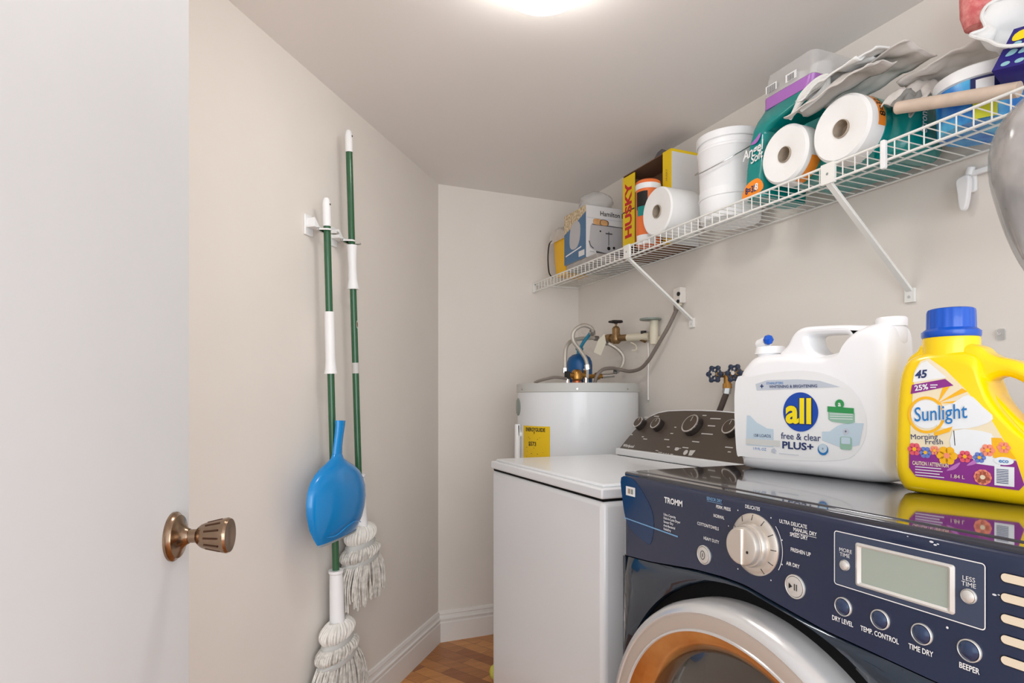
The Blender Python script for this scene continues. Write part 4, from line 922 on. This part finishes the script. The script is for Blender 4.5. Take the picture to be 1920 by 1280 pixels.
# clear bag on toaster box
def blob_bag(name, label, cat, loc, R_, H, m, seed, seg=28, rows=12, sq=1.0, neck=.3):
    vs = []; fs = []
    for j in range(rows + 1):
        v = j / rows
        prof_ = math.sin(PI * min(.98, .12 + v * .8)) ** .6
        for k in range(seg):
            a = 2 * PI * k / seg; d_ = 1 + .22 * noise.noise(Vector((math.cos(a) * 2.2, math.sin(a) * 2.2, v * 3 + seed)))
            vs.append((R_ * prof_ * d_ * math.cos(a), R_ * sq * prof_ * d_ * math.sin(a), H * v if j else 0))
    for j in range(rows):
        for k in range(seg): fs.append((j * seg + k, j * seg + (k + 1) % seg, (j + 1) * seg + (k + 1) % seg, (j + 1) * seg + k))
    fs += [tuple(reversed(range(seg))), tuple(range(rows * seg, (rows + 1) * seg))]
    return tag(MB().add(vs, fs, m).build(name, loc=loc, angle=80), label, cat)
blob_bag('plastic_bag', 'crumpled clear plastic bag resting on the toaster box', 'bag', (1.425, 2.385, TZ + bh + .001), .075, .085, 'clear_wrap', 2.0)
# open HUSKY carton
t = thing('open_carton', 'open cardboard carton with red lettering on yellow flaps', 'box', at(1.432, 2.172), RW)
CW, CH, CD = .314, .350, .115
b = MB(); th = .003
b.box((0, CD - th, 0), (CW, CD, CH), 'carton_brown'); b.box((0, 0, 0), (th, CD, CH), 'carton_brown'); b.box((CW - th, .0005, 0), (CW, CD, CH - .006), 'carton_brown'); b.box((0, 0, 0), (CW, CD, th), 'carton_brown'); b.box((0, 0, CH - th), (CW - .05, CD, CH), 'carton_brown')
b.build('carton_shell', t)
b = MB().box((-.001, -.003, .056), (.083, 0, CH - .010), 'husky_yellow'); b.text('HUSKY', .042, .196, .044, -.0036, 'husky_red', rot=R(90), sx=1.12, bold=.06); b.rect(.0, .194, .083, .199, -.0034, 'ink_black')
b.build('left_flap', t)['label'] = 'yellow flap with red lettering'
b = MB().box((CW - .048, -.003, .0), (CW + .001, 0, CH), 'husky_yellow'); b.text('HUSKY', CW - .024, .26, .010, -.0036, 'brass_old', rot=R(90)); b.build('right_flap', t)['label'] = 'plain yellow flap edge'
b = MB().box((CW, 0, 0), (CW + .002, CD + .008, CH - .010), 'carton_white'); b.box((CW, 0, CH - .010), (CW + .002, CD + .008, CH), 'husky_yellow'); b.build('side_panel', t)['label'] = 'white side panel with yellow top edge'
MB().prism([(.20, CH), (.29, CH), (.25, CH + .022), (.225, CH + .018)], .004, .008, 'toaster_dark').build('torn_flap', t)['label'] = 'dark torn top flap'
# orange tub
t = thing('wipes_tub', 'orange plastic tub with orange lid in front of the open carton', 'tub', at(1.376, 1.924))
b = MB().lathe([(.0455, .205), (.047, .208), (.047, .225)], 'white_plastic', 40, caps=False); b.lathe([(.047, .225), (.045, .236), (.038, .241), (.001, .242)], 'tub_orange', 40, caps=False); b.build('lid', t)['label'] = 'orange lid with white band'
b = MB()
def wrapc(rad, a0):
    def f(v):
        a = a0 + v.x / rad; q = rad - v.y; return (q * math.cos(a), q * math.sin(a), v.z)
    return f
for k in range(8): b.rect(-.05 + k * .006, .13, -.05 + (k + 1) * .006, .195, -.0005, 'ink_black')
for k in range(8): b.rect(-.044 + k * .006, .105, -.044 + (k + 1) * .006, .140, -.0009, 'teal_wrap')
for k in range(10): b.rect(-.05 + k * .008, .0, -.05 + (k + 1) * .008, .035, -.0005, 'print_white')
b.map(wrapc(.0452, R(235))); b.lathe([(.043, 0), (.045, .004), (.045, .205)], 'tub_orange', 40); b.build('tub_body', t)['label'] = 'orange tub with black, teal and white label'
# roll lying
def roll(name, label, loc, r, L, seed=0, group=None):
    t = thing(name, label, 'paper roll', loc, RW, group)
    Mx = Matrix.Translation((0, 0, r)) @ Matrix.Rotation(R(-90), 4, 'X')
    b = MB().lathe([(r * .27, .004), (r * .5, 0.0015), (r * .94, 0.0), (r, .005), (r, L - .004), (r * .94, L), (r * .27, L)], 'tissue', 64, Mx, caps=False); b.build('paper', t)
    b = MB().lathe([(r * .27, L), (r * .27, -.001), (r * .245, -.001), (r * .245, L * .5), (.001, L * .5)], 'cardboard_core', 32, Mx, caps=False); b.build('core', t)['label'] = 'brown cardboard core'
    return t
roll('paper_roll', 'loose white paper roll lying in front of the open carton', at(1.312, 1.785), .084, .132)
# stacked pails
def pail(label, z, h, r0, r1, lid):
    t = thing('pail', label, 'pail', (1.435, 1.560, z), RW, 'stacked white pails')
    pf = [(r0 * .98, 0), (r0, .003), (r1, h * .70), (r1 + .003, h * .72), (r1 + .003, h * .76), (r1, h * .78), (r1 + .001, h)]
    b = MB().lathe(pf, 'white_soft', 64); b.build('pail_body', t)
    if lid: MB().lathe([(r1 + .0015, h - .022), (r1 + .005, h - .020), (r1 + .005, h + .002), (r1, h + .005), (.001, h + .004)], 'white_soft', 64, caps=False).build('lid', t)
    b = MB(); pts = []
    for k in range(13):
        a = PI + PI * k / 12; pts.append(((r1 + .008) * math.cos(a), (r1 + .010) * math.sin(a), h * .72 - .07 * math.sin(PI * k / 12) ** 1.0))
    b.tube(pts, .0016, 'steel', 6)
    if lid: b.build('bail_handle', t)['label'] = 'thin wire bail handle'
    return t
pail('lower white plastic pail standing on the wire shelf', ZD, .094, .092, .096, False)
pail('upper white plastic pail with lid stacked on another pail', ZD + .0945, .170, .094, .101, True)
# standing tissue pack
t = thing('tissue_pack', 'tall teal and purple plastic pack standing beside the white pails', 'tissue pack', at(1.325, 1.385), RW)
prof_ = [(0, 0), (.074, 0), (.080, .10), (.082, .186), (.100, .200), (.16, .215), (.19, .235), (.205, .26), (.215, .33), (.215, .375)]
left = [(0, 0), (-.002, .05), (.002, .11), (.014, .16), (.026, .20), (.030, .25), (.036, .30), (.046, .345)]
def lx(z, tab):
    for (a, za), (c, zc) in zip(tab, tab[1:]):
        if za <= z <= zc: return a + (c - a) * (z - za) / max(1e-6, zc - za)
    return tab[-1][0]
rtab = [(.068, 0), (.074, .10), (.078, .178), (.100, .190), (.16, .212), (.19, .24), (.210, .29), (.215, .345)]
def packring(z, k=1.0):
    a, c = lx(z, left), lx(z, rtab); yy0 = .0 if z < .19 else min(.035, (z - .19) * .6)
    out = []
    for x, y in rrect(a, yy0, c, .175, .018, 4):
        d_ = .004 * noise.noise(Vector((x * 30, y * 30, z * 25))); out.append((x + d_, y + d_, z))
    return out
zs_ = [0, .015, .03, .06, .09, .12, .15, .17, .178, .190, .205, .22, .235, .252]
tw_ = MB().loft([packring(z) for z in zs_], 'teal_wrap', caps=True)
b = MB().loft([packring(z) for z in (.253, .268, .286)], 'purple_wrap'); b.build('purple_band', t, angle=60)['label'] = 'purple printed band'
b = MB().loft([packring(z) for z in (.287, .305, .325, .345)], 'clear_wrap'); b.build('clear_top', t, angle=60)['label'] = 'clear plastic top'
for cx, cy in ((.105, .095), (.17, .11)): MB().lathe([(.030, .288), (.031, .292), (.031, .332), (.028, .336), (.008, .336)], 'tissue', 28, Matrix.Translation((cx, cy, 0))).build('roll_top', t)['label'] = 'white roll end seen through the clear top'
b = tw_; y = -.0035
b.poly(smooth2([(.001, .004), (.066, .012), (.075, .03), (.055, .052), (.02, .048), (.001, .030)], 3), y, 'orange_print')
b.text('8=32', .030, .026, .018, y * 1.3, 'ink_navy', bold=.04, sx=.8); b.text('8', .052, .028, .018, y * 1.5, 'print_white', bold=.05)
b.text('Angel', .036, .134, .026, y * 1.2, 'print_white', rot=R(8), shear=.25, bold=.03, sx=.9); b.text('Soft', .050, .112, .022, y * 1.2, 'print_white', rot=R(8), shear=.25, bold=.03, sx=.9)
b.poly(smooth2([(.03, .155), (.05, .166), (.066, .176), (.064, .164), (.05, .152)], 3), y * 1.2, 'purple_wrap')
b.build('teal_wrapper', t, angle=60)['label'] = 'teal printed wrapper with orange corner'
b = MB(); b.text('||||||', .075, .302, .014, .026, 'ink_black', bold=.03); b.rect(.055, .292, .095, .313, .0265, 'print_white'); b.build('barcode_print', t); b = MB(); b.rect(.125, .292, .162, .313, .0265, 'print_white'); b.text('|||||', .143, .302, .012, .026, 'ink_black', bold=.03)
b.build('barcode_print', t)
# lying roll pack
t = thing('roll_pack', 'teal wrapped pack lying on its side with two white roll ends showing', 'tissue pack', at(1.310, 1.310), RW)
r = .0795; c1, c2 = (.0815, r + .001), (.252, r + .001)
def capsule(r_, ins=0.0, n=16):
    out = []
    for k in range(n + 1): a = R(90 + 180 * k / n); out.append((c1[0] + r_ * math.cos(a), c1[1] + r_ * math.sin(a)))
    for k in range(n + 1): a = R(-90 + 180 * k / n); out.append((c2[0] + .004 + r_ * math.cos(a), c2[1] + r_ * math.sin(a)))
    return out
b = MB().prism(capsule(r - .0008), .052, .218, 'teal_wrap'); b.build('teal_wrapper', t, angle=50)['label'] = 'teal printed wrapper'
ext = MB().loft([[(x + .0, y_, z) for x, z in rrect(.28, .001, .375 - k * .04, .150 - k * .05, .03 - k * .006, 4)] for k, y_ in ((0.9, .072), (.1, .11), (0, .17), (.5, .215))], 'teal_wrap'); ext.build('gathered_end', t, angle=60)['label'] = 'gathered teal wrapper end'
for i, (cx, cz) in enumerate((c1, c2)):
    Mx = Matrix.Translation((cx, 0 - i * .0, cz)) @ Matrix.Rotation(R(-90), 4, 'X'); rr = .077 if i == 0 else .0795
    b = MB().lathe([(rr * .27, .006), (rr * .5, .001), (rr * .92, 0.0), (rr, .007), (rr, .056)], 'tissue', 64, Mx, caps=False); ro = b.build('roll', t); ro['label'] = 'white paper roll'
    MB().lathe([(rr * .26, .05), (rr * .27, .002), (rr * .25, .001), (rr * .22, .03), (.001, .032)], 'cardboard_core', 32, Mx, caps=False).build('core', ro)['label'] = 'crumpled grey-brown core'
b = MB()
def patch(b, cx, cz, rr, a0, a1, y0, y1, m, n=10):
    vs = []
    for k in range(n + 1):
        a = R(a0 + (a1 - a0) * k / n)
        for y_ in (y0, y1): vs.append((cx + rr * math.cos(a), y_, cz + rr * math.sin(a)))
    b.add(vs, [(2 * k, 2 * k + 1, 2 * k + 3, 2 * k + 2) for k in range(n)], m)
patch(b, c2[0], c2[1], .0802, 52, -12, .028, .055, 'orange_print'); b.build('orange_label', t)['label'] = 'orange count label'; b = MB(); patch(b, c1[0], c1[1], .0777, -18, -75, .020, .056, 'orange_print')
b.build('orange_label', t)['label'] = 'orange count label'
b = MB(); b.text('8=32', 0, 0, .018, 0, 'ink_black', rot=R(90), bold=.03)
def onr(v):
    a = R(22) + (v.z) / .0806; return (c2[0] + (.0806) * math.cos(a), .0415 + v.x, c2[1] + .0806 * math.sin(a))
b.map(onr); b.build('label_numbers', t)
b = MB(); b.text('Strong', 0, 0, .022, 0, 'print_white', rot=R(90), bold=.03); b.map(lambda v: (.3755, .12 + v.x, .072 + v.z * .7)); b.build('wrapper_script', t)['label'] = 'white wrapper lettering'
# grey cloth folded on top of the packs
def sheet(b, p, q, w, h, seed, m, rows=14, cols=18, amp=.010, thick=.004):
    """rumpled folded strip from p to q, width vector w"""
    p, q, w = Vector(p), Vector(q), Vector(w)
    def f(u, v):
        c = p.lerp(q, u) + w * (v - .5); n1 = noise.noise(Vector((u * 4 + seed, v * 3, seed))); n2 = noise.noise(Vector((u * 11 + seed, v * 9, 7 + seed)))
        c.z += amp * n1 * 1.6 + amp * .5 * n2 + h * math.sin(PI * u) * math.sin(PI * v) ; c.x += amp * .5 * n2; return c
    b.grid(f, cols, rows, m)
t = thing('folded_cloth', 'rumpled light grey cloth bag folded over the lying roll pack', 'cloth', (1.36, 1.105, ZD + .160))
o = Vector((1.36, 1.10, ZD + .172))
b = MB(); sheet(b, (-.035, .09, .012), (-.04, -.15, .030), (.10, 0, .030), .020, 1, 'cloth_grey'); sheet(b, (-.045, .05, .030), (-.045, -.12, .058), (.085, .0, .018), .016, 5, 'cloth_white'); sheet(b, (.02, .05, .03), (.03, -.19, .058), (.11, 0, -.01), .014, 9, 'cloth_grey')
b.build('cloth_folds', t, solid=.003, angle=80)
b = MB(); 
for k in range(4):
    s_ = k * .006; b.tube([(-.052, .10 - s_, .004 + s_), (-.056, .06, .030 + s_), (-.055, .015, .044 + s_ * 1.2), (-.055, -.02, .040 + s_), (-.056, .0, .022 + s_ * .5), (-.056, .06, .008 + s_ * .3)], .005, 'cloth_white', 8)
b.build('coiled_straps', t)['label'] = 'coiled pale straps'
b = MB(); sheet(b, (-.03, -.055, .056), (-.02, -.155, .066), (.10, .0, .02), .004, 12, 'cloth_white', amp=.004); b.build('flat_flap', t, solid=.004, angle=80)['label'] = 'flat pale flap'
t = thing('grey_bag', 'crushed grey paper bag between the roll pack and the blue tub', 'bag', (1.40, .950, ZD + .085))
b = MB(); sheet(b, (-.01, .025, .05), (.02, -.055, .035), (.10, 0, .07), .02, 22, 'cloth_grey', amp=.016); sheet(b, (-.04, .0, .03), (-.03, -.045, -.005), (.06, .01, .05), .02, 31, 'cloth_dark', amp=.012); sheet(b, (.03, .02, .075), (.05, -.15, .095), (.09, 0, -.01), .006, 27, 'cloth_grey', amp=.008)
b.build('bag_folds', t, solid=.003, angle=80)
# blue tub with white lid
t = thing('blue_tub', 'blue round tub with a white lid behind the wooden stick', 'tub', at(1.445, .820))
MB().lathe([(.084, .086), (.089, .088), (.090, .102), (.088, .112), (.080, .117), (.001, .118)], 'white_plastic', 56, caps=False).build('lid', t)['label'] = 'white lid'
b = MB()
for k in range(8): b.rect(-.024 + k * .006, .044, -.018 + k * .006, .085, -.0005, 'tub_navy')
for k in range(6): b.rect(-.015 + k * .005, .060, -.010 + k * .005, .080, -.001, 'print_white')
for k in range(8): b.rect(-.020 + k * .005, .0, -.015 + k * .005, .040, -.0008, 'tub_lime')
for k in range(10): b.rect(.050 + k * .007, .054, .057 + k * .007, .085, -.0005, 'tub_navy')
for k in range(6): b.rect(.066 + k * .006, .060, .072 + k * .006, .072, -.001, 'tub_lime')
b.map(wrapc(.0855, R(212))); b.lathe([(.078, 0), (.080, .004), (.084, .088)], 'tub_blue', 56); b.build('tub_body', t)['label'] = 'blue printed tub'
# wooden stick
p0 = Vector((1.322, .925, 1.768)); p1 = Vector((1.345, .700, 1.7105)); dd = (p1 - p0)
t = thing('wooden_stick', 'pale wooden stick lying over the front rail of the shelf', 'stick', p0)
Mo = orient(dd); MB().lathe([(.0115, 0), (.0132, .002), (.0135, .10), (.0145, dd.length)], 'wood', 24, Mo).build('shaft', t); MB().lathe([(.0117, -.0006), (.001, -.0007)], 'wood_end', 24, Mo, caps=False).build('cut_end', t)['label'] = 'paler sawn end'
# purple blue box
t = thing('detergent_box', 'dark blue box with yellow and aqua print tilted at the shelf edge', 'box', (1.338, .735, 1.778), rot=(R(-25), R(12), R(-90)))
b = MB().box((0, 0, -.02), (.13, .06, .072), 'box_navy'); y = -.0006
b.poly(smooth2([(.008, .046), (.014, .062), (.06, .068), (.10, .066), (.07, .052), (.022, .040)], 3), y * 1.4, 'logo_yellow')
for i in range(5):
    for j in range(2): b.poly(smooth2([(.012 + i * .022, .008 + j * .017), (.026 + i * .022, .008 + j * .017), (.030 + i * .022, .018 + j * .017), (.018 + i * .022, .021 + j * .017)], 3), y, 'scale_aqua')
for i in range(5): b.disc(.02 + i * .024, -.010, .008, y, 'scale_aqua', rz=.005)
b.build('carton', t)
# white cloth bag above
t = thing('white_cloth_bag', 'open white cloth bag slumped over the lidded blue tub', 'cloth bag', (1.442, .765, ZD + .147), rot=(R(30), R(-40), 0))
b = MB(); vs = []; fs = []; seg = 36; rows = 10
for j in range(rows + 1):
    v = j / rows
    for k in range(seg):
        a = 2 * PI * k / seg; rr = (.050 + .050 * v) * (1 + .10 * math.sin(5 * a + 3 * v) * v) * (1 + .26 * noise.noise(Vector((math.cos(a) * 2, math.sin(a) * 2, v * 2 + 4))))
        vs.append((-.01 - .03 * v + rr * math.cos(a) * .8, -.065 + rr * math.sin(a) * 1.15 + .01 * v, .004 + .085 * v + .030 * math.cos(a + .6) * v + .012 * noise.noise(Vector((a * 2, v * 4, 2)))))
for j in range(rows):
    for k in range(seg): fs.append((j * seg + k, j * seg + (k + 1) % seg, (j + 1) * seg + (k + 1) % seg, (j + 1) * seg + k))
fs.append(tuple(range(seg))); b.add(vs, fs, 'cloth_white'); b.build('bag_body', t, solid=.0025, angle=80)
rim = vs[rows * seg:]; MB().tube(rim[::2], .0035, 'cloth_white', 8, closed=True).build('bag_hem', t)['label'] = 'rolled white hem'
tag(MB().lathe([(.008, 0), (.022, .010), (.030, .04), (.031, .08), (.026, .11), (.008, .118)], 'pink_dots', 28).build('pink_bundle', loc=(1.455, .838, ZD + .225)), 'pink dotted fabric bundle behind the white cloth bag', 'fabric bundle')
# hanging grey plastic bag
t = thing('hanging_plastic_bag', 'shiny grey plastic bag of laundry hanging from the shelf edge', 'plastic bag', (1.235, .60, 1.655))
vs = []; fs = []; seg = 48; prof_ = [(0.004, .0), (-.006, .020), (-.03, .050), (-.06, .074), (-.10, .086), (-.15, .084), (-.20, .072), (-.25, .056), (-.30, .038), (-.33, .022), (-.345, .006)]
for j, (z, r_) in enumerate(prof_):
    r_ = max(r_, .006)
    for k in range(seg):
        a = 2 * PI * k / seg; f_ = 1 + .05 * math.sin(9 * a + j * .3) * (1 if j < 4 or j > 6 else .6) + .05 * noise.noise(Vector((math.cos(a) * 7, math.sin(a) * 7, z * 22))) + .10 * noise.noise(Vector((math.cos(a) * 2.5, math.sin(a) * 2.5, z * 9)))
        vs.append((r_ * f_ * math.cos(a) * .75, r_ * f_ * math.sin(a), z))
for j in range(len(prof_) - 1):
    for k in range(seg): fs.append((j * seg + k, (j + 1) * seg + k, (j + 1) * seg + (k + 1) % seg, j * seg + (k + 1) % seg))
MB().add(vs, fs, 'bag_grey').build('bag_skin', t, angle=80, sub=1); MB().add([Vector(v) * .93 + Vector((0, 0, -.006)) for v in vs], fs, 'bag_content').build('laundry', t, angle=80)['label'] = 'pale laundry inside the bag'
MB().tube([(0, 0, -.002), (.03, 0, .02), (.064, 0, .045), (.07, 0, .030)], .002, 'white_plastic', 6).build('hook_loop', t)

# wall clip and little hook on the right wall
t = thing('wall_clip', 'white plastic broom clip on the wall under the shelf', 'wall clip', (XR, .905, 1.618), RW)
MB().puff([rrect(-.026, -.014, .012, .028, .008)], .010, .003, 'white_plastic', yc=-.005).build('clip_plate', t)
b = MB().puff([smooth2([(-.022, .020), (.004, .024), (.006, -.006), (-.001, -.048), (-.014, -.052), (-.020, -.01)], 4)], .016, .004, 'white_plastic', yc=-.018); b.build('clip_jaw', t)
b = MB().cyl((.0, -.012, .026), (.004, -.012, .044), .009, 'white_plastic'); b.box((.004, -.016, .022), (.075, -.008, .034), 'white_plastic'); b.build('clip_arm', t, bevel=(.001, 1))
t = thing('adhesive_hook', 'tiny clear hook on the wall behind the yellow bottle', 'hook', (XR, .845, 1.268), RW)
b = MB().puff([rrect(-.010, -.012, .010, .014, .006)], .004, .0015, 'clear_wrap', yc=-.002); b.build('hook_plate', t)
MB().tube([(0, -.003, .004), (0, -.012, .0), (.0, -.016, .006)], .002, 'clear_wrap', 8).build('hook_prong', t)
# ball by the washer
tag(MB().lathe([(.001, 0), (.016, .003), (.028, .014), (.032, .032), (.028, .050), (.016, .061), (.001, .064)], 'ball_yellow', 28).build('yellow_ball', loc=(.922, 2.303, 0)), 'yellow ball on the floor behind the washing machine', 'ball')
